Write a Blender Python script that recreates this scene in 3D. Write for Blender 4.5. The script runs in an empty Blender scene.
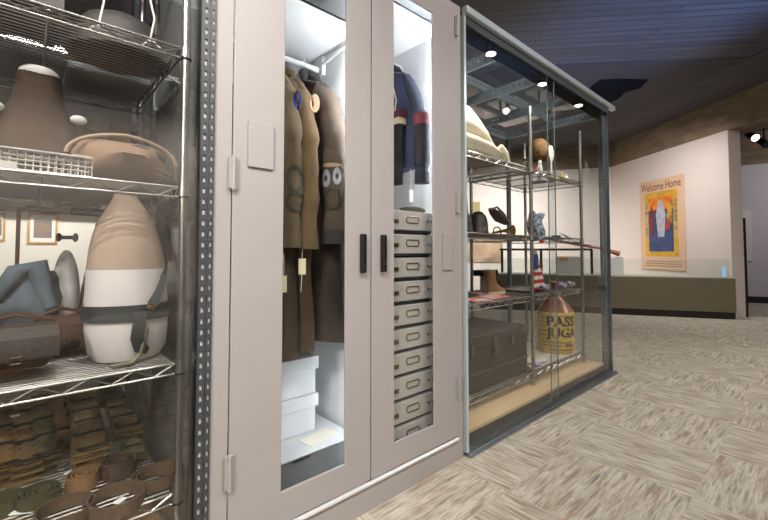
import bpy, bmesh, math, random
from mathutils import Vector, Matrix
from mathutils.bvhtree import BVHTree
random.seed(7)
PI = math.pi
S = bpy.context.scene
COL = S.collection

# ------------------------------------------------------------------ camera
F_PX, YAW, PITCH, CY = 398.35, 0.8376, 0.0374, 237.46
EYE = Vector((0, 0, 0.95))
FWD = Vector((math.cos(YAW)*math.cos(PITCH), math.sin(YAW)*math.cos(PITCH), math.sin(PITCH)))
RGT = Vector((math.sin(YAW), -math.cos(YAW), 0))
UPV = RGT.cross(FWD)
cd = bpy.data.cameras.new('camera'); cam = bpy.data.objects.new('camera', cd); COL.objects.link(cam)
cd.sensor_width = 36; cd.sensor_fit = 'HORIZONTAL'; cd.lens = 36*F_PX/768
cd.shift_y = -(260-CY)/768
cd.clip_start = 0.02; cd.clip_end = 200
cam.matrix_world = Matrix(((RGT.x, UPV.x, -FWD.x, EYE.x), (RGT.y, UPV.y, -FWD.y, EYE.y), (RGT.z, UPV.z, -FWD.z, EYE.z), (0, 0, 0, 1)))
S.camera = cam

# ------------------------------------------------------------------ world, lights, exposure
W = bpy.data.worlds.new('world'); S.world = W; W.use_nodes = True
W.node_tree.nodes['Background'].inputs[0].default_value = (0.55, 0.6, 0.75, 1)
W.node_tree.nodes['Background'].inputs[1].default_value = 0.05
S.view_settings.view_transform = 'Standard'; S.view_settings.look = 'None'
S.view_settings.gamma = 1; S.view_settings.use_curve_mapping = False
S.view_settings.exposure = 0.0

def area(name, loc, target, power, sx, sy, col=(1, 1, 1), spread=180):
    l = bpy.data.lights.new(name, 'AREA'); l.shape = 'RECTANGLE'; l.size = sx; l.size_y = sy
    l.energy = power; l.color = col; l.spread = math.radians(spread)
    o = bpy.data.objects.new(name, l); COL.objects.link(o); o.location = loc
    o.rotation_euler = (Vector(target)-Vector(loc)).to_track_quat('-Z', 'Y').to_euler()
    return o
def spot(name, loc, target, power, ang, col=(1, 1, 1), blend=.6, r=.05):
    l = bpy.data.lights.new(name, 'SPOT'); l.energy = power; l.color = col
    l.spot_size = math.radians(ang); l.spot_blend = blend; l.shadow_soft_size = r
    o = bpy.data.objects.new(name, l); COL.objects.link(o); o.location = loc
    o.rotation_euler = (Vector(target)-Vector(loc)).to_track_quat('-Z', 'Y').to_euler()
    return o
area('ceiling_lamp_front', (1.1, -.65, 3.1), (1.1, .9, .6), 34, .7, .3, (1, .94, .9))
spot('track_spot_floor', (4.3, -1.2, 3.1), (3.6, -.2, 0), 170, 120, (1, .94, .87), .9, .05)
spot('track_spot_floor', (1.6, -1.9, 3.1), (1.9, .3, 0), 120, 110, (1, .95, .9), .9, .05)
spot('track_spot_mid', (5.4, -0.9, 3.1), (5.3, .6, 0), 150, 120, (1, .92, .85), .9, .05)
area('wall_washer', (6.5, 1.7, 3.12), (8.3, 2.2, 0.6), 27, 1.0, .2, (1, .94, .90), 110)
area('added_back_wash', (6.4, 4.0, 3.1), (8.0, 4.9, .6), 85, 1.6, .2, (1, .94, .9), 110)  # added lamp to brighten the wall seen through the case
area('added_front_wash', (0.2, -3.6, 3.1), (0.0, -5.0, 1.3), 170, 5.0, .3, (1, .95, .92), 120)  # added unseen lamp; the lit wall reflects as haze in the glass
area('far_room_lamp', (8.9, -.6, 2.5), (10.2, .6, 1.2), 16, .4, .4, (1, .95, .98))
spot('blue_ceiling_spot', (3.0, -2.6, 1.2), (4.4, 0.70, 3.2), 3000, 36, (.36, .6, 1), 1, .04)
area('left_gallery_lamp', (0.5, 11.0, 3.2), (.6, 14.0, 1.2), 330, 3, .4, (1, .95, .9))
area('left_case_lamp', (-0.1, 1.22, 2.12), (-.1, 1.7, 0), 8, .8, .06, (1, .94, .9))
spot('added_left_spot', (-1.2, -.5, 3.1), (.36, 1.5, 1.2), 300, 50, (1, .95, .9), .8, .05)  # added fill from out of view for the left case
spot('added_side_spot', (-1.6, -.2, 1.9), (.39, 1.6, .8), 170, 60, (1, .93, .88), .8, .06)  # added unseen fill to lighten the cabinet side, hung on no track
spot('added_left_spot', (-.3, -.9, 3.1), (.0, 1.5, .6), 170, 50, (1, .95, .9), .8, .05)  # second added fill for the left case
# display case top-rail lamps
for (x, e) in ((1.83, 26), (2.42, 24), (3.0, 24)):
    spot('case_spot', (x, 1.235, 2.03), (x-.05, 1.7, 1.0), e, 130, (1, .95, .9), .8, .03)

# ------------------------------------------------------------------ helpers
def ray(px, py):
    return FWD + RGT*((px-384)/F_PX) - UPV*((py-CY)/F_PX)
def atY(px, py, y): d = ray(px, py); return EYE + d*((y-EYE.y)/d.y)
def atX(px, py, x): d = ray(px, py); return EYE + d*((x-EYE.x)/d.x)
def atZ(px, py, z): d = ray(px, py); return EYE + d*((z-EYE.z)/d.z)

def lin(c):
    r = []
    for v in c[:3]:
        v = v/255.0
        r.append(v/12.92 if v <= .04045 else ((v+.055)/1.055)**2.4)
    return (*r, 1)
MATS = {}
def M(name, col=(128, 128, 128), rough=.6, metal=0, var=0, scale=12, bump=0, bscale=60, col2=None, stretch=None, emit=0, spec=.5, sheen=0):
    if name in MATS: return MATS[name]
    m = bpy.data.materials.new(name); m.use_nodes = True; MATS[name] = m
    nt = m.node_tree; N = nt.nodes; L = nt.links; b = N['Principled BSDF']
    b.inputs['Base Color'].default_value = lin(col); b.inputs['Roughness'].default_value = rough
    b.inputs['Metallic'].default_value = metal; b.inputs['Specular IOR Level'].default_value = spec
    tc = N.new('ShaderNodeTexCoord'); mp = N.new('ShaderNodeMapping'); L.new(tc.outputs['Object'], mp.inputs[0])
    if stretch: mp.inputs['Scale'].default_value = stretch
    if var or col2:
        n = N.new('ShaderNodeTexNoise'); n.inputs['Scale'].default_value = scale; n.inputs['Detail'].default_value = 5
        L.new(mp.outputs[0], n.inputs['Vector'])
        cr = N.new('ShaderNodeValToRGB'); L.new(n.outputs['Fac'], cr.inputs[0]); L.new(cr.outputs[0], b.inputs['Base Color'])
        c1 = lin(col)
        if col2: a_, b_ = c1, lin(col2)
        else:
            a_ = tuple(x*(1-var) for x in c1[:3])+(1,); b_ = tuple(min(1, x*(1+var)) for x in c1[:3])+(1,)
        cr.color_ramp.elements[0].color = a_; cr.color_ramp.elements[1].color = b_
        cr.color_ramp.elements[0].position = .35; cr.color_ramp.elements[1].position = .65
    if bump:
        n2 = N.new('ShaderNodeTexNoise'); n2.inputs['Scale'].default_value = bscale; n2.inputs['Detail'].default_value = 4
        L.new(mp.outputs[0], n2.inputs['Vector'])
        bp = N.new('ShaderNodeBump'); bp.inputs['Strength'].default_value = bump; bp.inputs['Distance'].default_value = .01
        L.new(n2.outputs['Fac'], bp.inputs['Height']); L.new(bp.outputs[0], b.inputs['Normal'])
    if emit:
        b.inputs['Emission Color'].default_value = lin(col); b.inputs['Emission Strength'].default_value = emit
    return m

def glass_mat(name, tint=(.955, .967, .962), f0=.045):
    m = bpy.data.materials.new(name); m.use_nodes = True; nt = m.node_tree; N = nt.nodes; L = nt.links
    N.remove(N['Principled BSDF']); out = N['Material Output']
    tr = N.new('ShaderNodeBsdfTransparent'); tr.inputs[0].default_value = (*tint, 1)
    gl = N.new('ShaderNodeBsdfGlossy'); gl.inputs['Roughness'].default_value = .01
    lw = N.new('ShaderNodeLayerWeight'); lw.inputs['Blend'].default_value = .5
    pw = N.new('ShaderNodeMath'); pw.operation = 'POWER'; L.new(lw.outputs['Facing'], pw.inputs[0]); pw.inputs[1].default_value = 5
    ma = N.new('ShaderNodeMath'); ma.operation = 'MULTIPLY_ADD'; L.new(pw.outputs[0], ma.inputs[0]); ma.inputs[1].default_value = .9; ma.inputs[2].default_value = f0
    mx = N.new('ShaderNodeMixShader'); L.new(ma.outputs[0], mx.inputs[0]); L.new(tr.outputs[0], mx.inputs[1]); L.new(gl.outputs[0], mx.inputs[2])
    L.new(mx.outputs[0], out.inputs[0]); return m
GLASS = glass_mat('clear_glass'); GLASS_EDGE = M('glass_edge', (120, 132, 134), .2, 0)

def frame(d):
    d = d.normalized(); a = Vector((0, 0, 1)) if abs(d.z) < .9 else Vector((1, 0, 0))
    u = d.cross(a).normalized(); return u, d.cross(u).normalized()
class B:
    def __init__(s): s.v = []; s.f = []; s.m = []; s.mi = 0
    def add(s, vs, fs):
        o = len(s.v); s.v += [Vector(v) for v in vs]; s.f += [tuple(i+o for i in f) for f in fs]; s.m += [s.mi]*len(fs); return s
    def box(s, x0, x1, y0, y1, z0, z1, rot=0, c=None, mat=None):
        vs = [Vector((x, y, z)) for z in (z0, z1) for x, y in ((x0, y0), (x1, y0), (x1, y1), (x0, y1))]
        if rot:
            c = Vector(c) if c else Vector(((x0+x1)/2, (y0+y1)/2, 0)); R = Matrix.Rotation(rot, 3, 'Z')
            vs = [R @ (v-Vector((c.x, c.y, 0)))+Vector((c.x, c.y, 0)) for v in vs]
        if mat: vs = [mat @ v for v in vs]
        return s.add(vs, [(3, 2, 1, 0), (4, 5, 6, 7), (0, 1, 5, 4), (1, 2, 6, 5), (2, 3, 7, 6), (3, 0, 4, 7)])
    def tube(s, pts, r, n=6, close=False, flat=None):
        pts = [Vector(p) for p in pts]; k = len(pts); rs = r if isinstance(r, (list, tuple)) else [r]*k
        rings = []; pu = None
        for i, p in enumerate(pts):
            if close: d = pts[(i+1) % k]-pts[i-1]
            else: d = pts[min(i+1, k-1)]-pts[max(i-1, 0)]
            if d.length < 1e-9: d = Vector((0, 0, 1))
            d.normalize()
            if pu is None: u, w = frame(d)
            else:
                u = pu-d*pu.dot(d)
                if u.length < 1e-6: u, w = frame(d)
                u.normalize()
            w = d.cross(u); pu = u
            rings.append([p+(u*math.cos(2*PI*j/n)+w*math.sin(2*PI*j/n)*(flat or 1))*rs[i] for j in range(n)])
        return s.loft(rings, cap=not close, close=close)
    def loft(s, rings, cap=True, close=False):
        n = len(rings[0]); vs = [v for r in rings for v in r]; fs = []
        k = len(rings)
        for i in range(k if close else k-1):
            a, b = i*n, ((i+1) % k)*n
            for j in range(n): fs.append((a+j, a+(j+1) % n, b+(j+1) % n, b+j))
        if cap and not close: fs.append(tuple(reversed(range(n)))); fs.append(tuple(range((k-1)*n, k*n)))
        return s.add(vs, fs)
    def lathe(s, prof, c=(0, 0, 0), n=24, sx=1, sy=1, axis='Z', cap=True):
        c = Vector(c); rings = []
        for r, z in prof:
            ring = []
            for j in range(n):
                a = 2*PI*j/n; x, y = r*math.cos(a)*sx, r*math.sin(a)*sy
                p = Vector((x, y, z)) if axis == 'Z' else (Vector((z, x, y)) if axis == 'X' else Vector((x, -z, y)))
                ring.append(c+p)
            rings.append(ring)
        return s.loft(rings, cap)
    def prism(s, poly, z0, z1):
        n = len(poly); vs = [Vector((x, y, z0)) for x, y in poly]+[Vector((x, y, z1)) for x, y in poly]
        return s.add(vs, [tuple(reversed(range(n))), tuple(range(n, 2*n))]+[(i, (i+1) % n, n+(i+1) % n, n+i) for i in range(n)])
    def slab(s, quad, d):
        quad = [Vector(q) for q in quad]; d = Vector(d); n = len(quad)
        vs = quad+[q+d for q in quad]
        return s.add(vs, [tuple(reversed(range(n))), tuple(range(n, 2*n))]+[(i, (i+1) % n, n+(i+1) % n, n+i) for i in range(n)])
    def blob(s, c, r, nu=20, nv=12, fn=None, rot=0):
        c = Vector(c); rings = []; R = Matrix.Rotation(rot, 3, 'Z')
        for i in range(nv+1):
            t = -PI/2+PI*i/nv; ring = []
            for j in range(nu):
                a = 2*PI*j/nu; d = Vector((math.cos(t)*math.cos(a), math.cos(t)*math.sin(a), math.sin(t)))
                k = fn(d) if fn else 1
                ring.append(c+R @ Vector((d.x*r[0]*k, d.y*r[1]*k, d.z*r[2]*k)))
            rings.append(ring)
        return s.loft(rings, False)
    def build(s, name, mat, parent=None, world=True, smooth=False, bevel=0, sub=0, loc=None):
        me = bpy.data.meshes.new(name)
        if parent is not None and world:
            q = parent; off = Vector((0, 0, 0))
            while q is not None: off += q.location; q = q.parent
        elif loc is not None: off = Vector(loc)
        elif parent is None and s.v:
            xs = [v.x for v in s.v]; ys = [v.y for v in s.v]; zs = [v.z for v in s.v]
            off = Vector(((min(xs)+max(xs))/2, (min(ys)+max(ys))/2, min(zs)))
        else: off = Vector((0, 0, 0))
        me.from_pydata([tuple(v-off) for v in s.v], [], s.f)
        for mm in (mat if isinstance(mat, (list, tuple)) else [mat]): me.materials.append(mm)
        for p, mi in zip(me.polygons, s.m): p.material_index = mi; p.use_smooth = smooth
        bm = bmesh.new(); bm.from_mesh(me); bmesh.ops.recalc_face_normals(bm, faces=bm.faces)
        bm.to_mesh(me); bm.free()
        o = bpy.data.objects.new(name, me); COL.objects.link(o)
        if parent is not None: o.parent = parent
        else: o.location = off
        if bevel:
            b = o.modifiers.new('bevel', 'BEVEL'); b.width = bevel; b.segments = 2; b.limit_method = 'ANGLE'; b.angle_limit = math.radians(40)
        if sub:
            b = o.modifiers.new('sub', 'SUBSURF'); b.levels = sub; b.render_levels = sub
        if smooth and not sub:
            try: me.set_sharp_from_angle(angle=math.radians(50))
            except Exception: pass
        return o
def tag(o, label, cat, group=None):
    o['label'] = label; o['category'] = cat
    if group: o['group'] = group
    return o
def thing(name, label, cat, loc=(0, 0, 0), rz=0, group=None):
    o = bpy.data.objects.new(name, None); COL.objects.link(o); o.empty_display_size = .05
    o.location = loc; o.rotation_euler = (0, 0, rz); return tag(o, label, cat, group)
def struct(o): o['kind'] = 'structure'; return o
def dup(root, loc, rz=None, label=None):
    r = root.copy(); COL.objects.link(r); r.location = loc
    if rz is not None: r.rotation_euler = (0, 0, rz)
    if label: r['label'] = label
    for ch in list(root.children):
        c = ch.copy(); COL.objects.link(c); c.parent = r
        for g in list(ch.children):
            d = g.copy(); COL.objects.link(d); d.parent = c
    return r
def text_mesh(txt, size, extrude=.0, bold=0):
    c = bpy.data.curves.new('t', 'FONT'); c.body = txt; c.size = size; c.align_x = 'CENTER'; c.extrude = extrude; c.resolution_u = 3; c.offset = bold
    o = bpy.data.objects.new('t', c); COL.objects.link(o)
    dg = bpy.context.evaluated_depsgraph_get(); me = bpy.data.meshes.new_from_object(o.evaluated_get(dg))
    vs = [v.co.copy() for v in me.vertices]; fs = [tuple(p.vertices) for p in me.polygons]
    bpy.data.objects.remove(o); bpy.data.curves.remove(c); bpy.data.meshes.remove(me)
    return vs, fs
def world_bvh(obs):
    vs = []; fs = []
    for o in obs:
        off = Vector((0, 0, 0)); q = o
        while q: off += q.location; q = q.parent
        k = len(vs); vs += [v.co+off for v in o.data.vertices]; fs += [tuple(i+k for i in p.vertices) for p in o.data.polygons]
    return BVHTree.FromPolygons(vs, fs)
def patch(b, bvh, c, rx, rz, d=(.35, 1, 0), n=20, rings=4, lift=.0025, inner=0):
    """an oval cloth patch laid on the surface that a ray along d meets"""
    d = Vector(d).normalized(); side = Vector((d.y, -d.x, 0)); c = Vector(c); G = []
    for i in range(rings+1):
        k = inner+(1-inner)*i/rings; ring = []
        for j in range(n):
            a = 2*PI*j/n
            o = c-d*.6+side*(rx*k*math.cos(a))+Vector((0, 0, rz*k*math.sin(a)))
            h = bvh.ray_cast(o, d, 3)[0]
            ring.append(h-d*lift if h else c+side*(rx*k*math.cos(a))+Vector((0, 0, rz*k*math.sin(a))))
        G.append(ring)
    return b.loft(G, False)
# ------------------------------------------------------------------ shared materials
PAINT = M('cabinet_grey_paint', (156, 151, 149), .45, 0, var=.02, scale=3)
WHITEIN = M('cabinet_white_inside', (235, 236, 238), .5)
STEEL = M('chrome_wire', (168, 165, 160), .34, 1)
STEELD = M('brushed_steel', (150, 158, 165), .3, .9, var=.08, scale=6)
SLOT = M('slotted_grey_steel', (62, 68, 73), .45, .15, var=.1, scale=14)
BLACK = M('black_plastic', (16, 16, 18), .35)
ALU = M('polished_aluminium', (205, 210, 214), .22, 1)
RAIL = M('bright_rail_steel', (196, 208, 212), .28, .35)
BLUESTEEL = M('blue_grey_steel', (168, 184, 198), .35, .2, var=.08, scale=8)
CONC = M('board_marked_concrete', (124, 108, 88), .85, 0, var=.22, scale=3.5, bump=.3, bscale=30, stretch=(1, 1, 3))
WALLW = M('warm_white_wall', (214, 204, 198), .8, 0, var=.015, scale=2)

# ------------------------------------------------------------------ floor
def carpet():
    m = bpy.data.materials.new('carpet_tiles'); m.use_nodes = True; nt = m.node_tree; N = nt.nodes; L = nt.links; b = N['Principled BSDF']
    b.inputs['Roughness'].default_value = .95; b.inputs['Specular IOR Level'].default_value = .15
    tc = N.new('ShaderNodeTexCoord')
    def mapn(scale, loc=(0, 0, 0)):
        mp = N.new('ShaderNodeMapping'); L.new(tc.outputs['Object'], mp.inputs[0]); mp.inputs['Scale'].default_value = scale; mp.inputs['Location'].default_value = loc; return mp
    def streak(sc, seed, s=1, det=3, dist=.25):
        n = N.new('ShaderNodeTexNoise'); mp = mapn(sc, (seed, seed*1.7, seed)); L.new(mp.outputs[0], n.inputs['Vector'])
        n.inputs['Scale'].default_value = s; n.inputs['Detail'].default_value = det; n.inputs['Distortion'].default_value = dist; return n.outputs['Fac']
    def mix(f, a, c, bt='MIX'):
        x = N.new('ShaderNodeMix'); x.data_type = 'RGBA'; x.blend_type = bt
        if hasattr(f, 'is_linked'): L.new(f, x.inputs[0])
        else: x.inputs[0].default_value = f
        for i, q in ((6, a), (7, c)):
            if hasattr(q, 'is_linked'): L.new(q, x.inputs[i])
            else: x.inputs[i].default_value = q
        return x.outputs[2]
    def ramp(f, p0, p1):
        r = N.new('ShaderNodeMapRange'); L.new(f, r.inputs[0]); r.inputs[1].default_value = p0; r.inputs[2].default_value = p1; return r.outputs[0]
    ck = N.new('ShaderNodeTexChecker'); L.new(mapn((1/.5, 1/.5, 0), (.1, .25, .5)).outputs[0], ck.inputs['Vector']); ck.inputs['Scale'].default_value = 1
    def dirs(fn):
        return mix(ck.outputs['Fac'], fn(0), fn(1))
    A = lambda hi, lo, seed, s=1: (lambda k: streak((lo, hi, 0) if k == 0 else (hi, lo, 0), seed+k*5, s))
    wide = dirs(A(15, 4, 1)); fine = dirs(A(130, 14, 3)); mid = dirs(A(60, 6, 9)); bl = dirs(A(44, 4.0, 17)); rd = dirs(A(44, 5, 23))
    col = mix(ramp(wide, .38, .62), lin((178, 171, 155)), lin((199, 194, 180)))
    col = mix(ramp(mid, .5, .66), col, lin((152, 138, 120)))
    col = mix(ramp(rd, .6, .7), col, lin((174, 146, 128)))
    col = mix(ramp(bl, .69, .73), col, lin((110, 114, 122)))
    f2 = N.new('ShaderNodeMath'); f2.operation = 'MULTIPLY'; L.new(ramp(fine, .46, .62), f2.inputs[0]); f2.inputs[1].default_value = .42
    col = mix(f2.outputs[0], col, lin((132, 120, 106)))
    L.new(col, b.inputs['Base Color'])
    bp = N.new('ShaderNodeBump'); bp.inputs['Strength'].default_value = .5; bp.inputs['Distance'].default_value = .004
    L.new(fine, bp.inputs['Height']); L.new(bp.outputs[0], b.inputs['Normal'])
    return m
struct(B().box(-7, 14, -7, 16, -.1, 0).build('floor', carpet(), loc=(0, 0, 0)))

# ------------------------------------------------------------------ walls of the gallery
E_ = Vector((7.68, .93, 0)); C_ = Vector((9.2, 3.02, 0)); wd = (C_-E_).normalized(); wn = Vector((wd.y, -wd.x, 0))
WT = 2.76
b = B().slab([E_, C_+wd*.2, C_+wd*.2+Vector((0, 0, WT)), E_+Vector((0, 0, WT))], wn*.2); struct(b.build('wall_right', WALLW))
B2 = Vector((6.6, 7.5, 0)); bd = (B2-C_).normalized(); bn = Vector((-bd.y, bd.x, 0)); bn = bn if bn.x > 0 else -bn
b = B().slab([C_, B2, B2+Vector((0, 0, WT)), C_+Vector((0, 0, WT))], bn*.2); struct(b.build('wall_back', WALLW))
# concrete beams over the walls
p0 = E_-wd*4.5
b = B().slab([p0+Vector((0, 0, WT)), C_+wd*.2+Vector((0, 0, WT)), C_+wd*.2+Vector((0, 0, 3.25)), p0+Vector((0, 0, 3.25))], wn*.45); struct(b.build('trim_1', CONC))
b = B().slab([C_+Vector((0, 0, WT)), B2+Vector((0, 0, WT)), B2+Vector((0, 0, 3.25)), C_+Vector((0, 0, 3.25))], bn*.45); struct(b.build('trim_2', CONC))
# far room beyond the end of the poster wall
fa = Vector((10.1, 1.5, 0)); fb = Vector((10.9, -1.6, 0)); fn_ = Vector((1, .25, 0)).normalized()
b = B().slab([fa, fb, fb+Vector((0, 0, 2.62)), fa+Vector((0, 0, 2.62))], fn_*.1); struct(b.build('wall_far', M('pale_grey_wall', (200, 196, 200), .8)))
b = B().slab([fa-fn_*.02, fb-fn_*.02, fb-fn_*.02+Vector((0, 0, .12)), fa-fn_*.02+Vector((0, 0, .12))], fn_*.018); struct(b.build('baseboard_far', BLACK))
b = B().slab([fa+Vector((0, 0, 2.62)), fb+Vector((0, 0, 2.62)), fb+Vector((0, 0, 3.25)), fa+Vector((0, 0, 3.25))], fn_*.3); struct(b.build('trim_3', CONC))
# shell behind and beside the camera, seen only in reflections
DIM = M('taupe_wall', (176, 166, 156), .85)
SLOTR = M('light_slotted_steel', (112, 120, 127), .4, .2, var=.08, scale=14)
struct(B().box(-7.2, 14, -5.2, -5, 0, 3.3).build('wall_front', DIM))
struct(B().box(-7.2, -7, -5, 16, 0, 3.3).build('wall_left', M('grey_gallery_wall', (128, 124, 120), .85)))
struct(B().box(13.8, 14, -5, 8, 0, 3.3).build('wall_east', DIM))
struct(B().box(-7, 6.6, 14, 14.2, 0, 3.3).build('wall_north', M('white_gallery_wall', (226, 220, 212), .8)))
struct(B().box(-7, 6.6, 13.4, 14, 2.05, 3.3).build('trim_4', M('dark_soffit', (70, 66, 62), .9, var=.1)))

# ceiling : dark boards, a darker triangular slab, grey tiles along the beam
def boards():
    m = bpy.data.materials.new('dark_ceiling_boards'); m.use_nodes = True; nt = m.node_tree; N = nt.nodes; L = nt.links; b = N['Principled BSDF']
    tc = N.new('ShaderNodeTexCoord'); mp = N.new('ShaderNodeMapping'); L.new(tc.outputs['Object'], mp.inputs[0])
    mp.inputs['Rotation'].default_value = (0, 0, math.radians(48))
    br = N.new('ShaderNodeTexBrick'); L.new(mp.outputs[0], br.inputs['Vector']); br.inputs['Scale'].default_value = 1
    br.inputs['Brick Width'].default_value = 2.4; br.inputs['Row Height'].default_value = .1; br.inputs['Mortar Size'].default_value = .008
    br.inputs['Color1'].default_value = lin((50, 53, 66)); br.inputs['Color2'].default_value = lin((60, 62, 76)); br.inputs['Mortar'].default_value = lin((34, 34, 40))
    mp2 = N.new('ShaderNodeMapping'); L.new(mp.outputs[0], mp2.inputs[0]); mp2.inputs['Scale'].default_value = (.6, 14, 1)
    n = N.new('ShaderNodeTexNoise'); L.new(mp2.outputs[0], n.inputs['Vector']); n.inputs['Scale'].default_value = 1.2; n.inputs['Detail'].default_value = 4
    x = N.new('ShaderNodeMix'); x.data_type = 'RGBA'; x.blend_type = 'OVERLAY'; x.inputs[0].default_value = .6
    L.new(br.outputs[0], x.inputs[6]); L.new(n.outputs['Fac'], x.inputs[7]); L.new(x.outputs[2], b.inputs['Base Color'])
    b.inputs['Roughness'].default_value = .55
    return m
def tiles():
    m = bpy.data.materials.new('grey_ceiling_tiles'); m.use_nodes = True; nt = m.node_tree; N = nt.nodes; L = nt.links; b = N['Principled BSDF']
    tc = N.new('ShaderNodeTexCoord'); mp = N.new('ShaderNodeMapping'); L.new(tc.outputs['Object'], mp.inputs[0])
    mp.inputs['Rotation'].default_value = (0, 0, -math.atan2(wd.y, wd.x))
    br = N.new('ShaderNodeTexBrick'); L.new(mp.outputs[0], br.inputs['Vector']); br.inputs['Scale'].default_value = 1; br.offset = 0
    br.inputs['Brick Width'].default_value = .45; br.inputs['Row Height'].default_value = .45; br.inputs['Mortar Size'].default_value = .008
    br.inputs['Color1'].default_value = lin((66, 64, 68)); br.inputs['Color2'].default_value = lin((72, 70, 74)); br.inputs['Mortar'].default_value = lin((46, 45, 48))
    L.new(br.outputs[0], b.inputs['Base Color']); b.inputs['Roughness'].default_value = .8; return m
CZ = 3.22
struct(B().box(-7.2, 14, -5.2, 16, CZ+.03, CZ+.15).build('ceiling', boards(), loc=(0, 0, 0)))
s0 = atZ(200, 79, CZ); s1 = atZ(749, 60, CZ); t1 = C_+wd*2.4-wn*1.2
k1 = s1-wd*4
struct(B().prism([(s0.x, s0.y), (s1.x, s1.y), (atZ(612, 128, CZ).x, atZ(612, 128, CZ).y), (8.4, 5.0), (5, 8)], CZ+.024, CZ+.029).build('trim_5', M('dark_plain_slab', (44, 44, 54), .7, var=.04)))
a1 = E_-wd*4.5
q = atZ(612, 128, CZ)
struct(B().prism([(k1.x, k1.y), (s1.x, s1.y), (q.x, q.y), (8.4, 5.0), (C_.x, C_.y), (a1.x, a1.y)], CZ+.023, CZ+.0285).build('trim_6', tiles(), loc=(0, 0, 0)))
# flat dark blue patch set on the slab
op = [(590, 88), (600, 80), (622, 79), (648, 80), (640, 88), (625, 92), (618, 99), (604, 104), (596, 99)]
struct(B().prism([(atZ(x, y, CZ+.02).x, atZ(x, y, CZ+.02).y) for x, y in op], CZ+.014, CZ+.0225).build('trim_7', M('navy_ceiling_patch', (10, 14, 26), .95, spec=.1)))

# poster on the right wall
pc = [(639.3, 184), (684.3, 173.5), (686.8, 270.8), (643.5, 268.7)]
def onwall(px, py, off=.0):
    d = ray(px, py); n = -wn; P = E_+n*off; t = (P-EYE).dot(n)/d.dot(n); return EYE+d*t
pl = onwall(641.5, 226, .0); pr_ = onwall(685.5, 222, .0)
t_l = (pl-E_).dot(wd); t_r = (pr_-E_).dot(wd); ztop = (onwall(639.3, 184).z+onwall(684.3, 173.5).z)/2; zbot = (onwall(686.8, 270.8).z+onwall(643.5, 268.7).z)/2
def wp(u, z, off): return E_+wd*(t_l+(t_r-t_l)*u)-wn*off+Vector((0, 0, zbot+(ztop-zbot)*z))
def wslab(b, u0, u1, z0, z1, o0, o1): return b.slab([wp(u0, z0, o0), wp(u1, z0, o0), wp(u1, z1, o0), wp(u0, z1, o0)], -wn*(o1-o0))
po = thing('poster', 'tall cream poster with a colourful picture reading Welcome Home, hung on the white wall', 'poster', tuple(wp(.5, 0, .01)))
wslab(B(), 0, 1, 0, 1, .004, .02).build('sheet', M('cream_poster_paper', (214, 178, 148), .7, var=.03), po)
b = B(); wslab(b, .13, .87, .15, .86, .021, .024); b.build('picture_border', M('ochre_border', (206, 160, 52), .7, var=.15, scale=9), po)
b = B(); wslab(b, .22, .78, .2, .8, .0245, .027); b.build('picture', M('deep_blue_print', (60, 74, 120), .7, var=.35, scale=6), po)
b = B(); wslab(b, .22, .78, .66, .8, .0275, .029); b.build('sky_band', M('orange_red_print', (206, 84, 40), .7, col2=(226, 150, 50), scale=7), po)
b = B(); b.slab([wp(.44, .36, .0295), wp(.58, .36, .0295), wp(.62, .6, .0295), wp(.55, .76, .0295), wp(.47, .76, .0295), wp(.4, .6, .0295)], -wn*.002); b.build('pale_shape', M('pale_print', (176, 178, 190), .7, var=.2, scale=8), po)
b = B(); b.slab([wp(.24, .42, .0295), wp(.32, .36, .0295), wp(.36, .64, .0295), wp(.28, .72, .0295)], -wn*.0015); b.build('side_shape', M('maroon_print', (120, 44, 44), .7, var=.3, scale=9), po)
b = B(); b.slab([wp(.64, .55, .0295), wp(.76, .5, .0295), wp(.76, .76, .0295), wp(.68, .72, .0295)], -wn*.0015); b.build('side_shape', M('dark_red_yellow_print', (60, 40, 30), .7, col2=(214, 170, 60), scale=5), po)
b = B(); b.slab([wp(.62, .42, .031), wp(.72, .46, .031), wp(.7, .56, .031), wp(.6, .5, .031)], -wn*.001); b.build('side_shape', M('brick_print', (170, 70, 50), .7), po)
for (u0, u1) in ((.14, .2), (.8, .86)):
    b = B(); wslab(b, u0, u1, .36, .76, .0245, .027); b.build('border_strip', M('grey_green_print', (90, 100, 84), .7, col2=(214, 190, 120), scale=10, stretch=(.2, .2, 1)), po)
vs, fs = text_mesh('Welcome Home', .2)
xs = [v.x for v in vs]; w_ = max(xs)-min(xs); xm = (max(xs)+min(xs))/2
ub = [wp(.5-(v.x-xm)/w_*-.9, .885+v.y/(ztop-zbot)*1.0, .0215) for v in vs]
B().add(ub, fs).build('title', M('dark_brown_print', (96, 56, 48), .7), po)
b = B()
for k in range(3): wslab(b, .08+.03*k, .92, .035+k*.025, .045+k*.025, .0205, .0215)
b.build('caption_lines', M('faded_brown_print', (150, 116, 98), .7), po)

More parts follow.
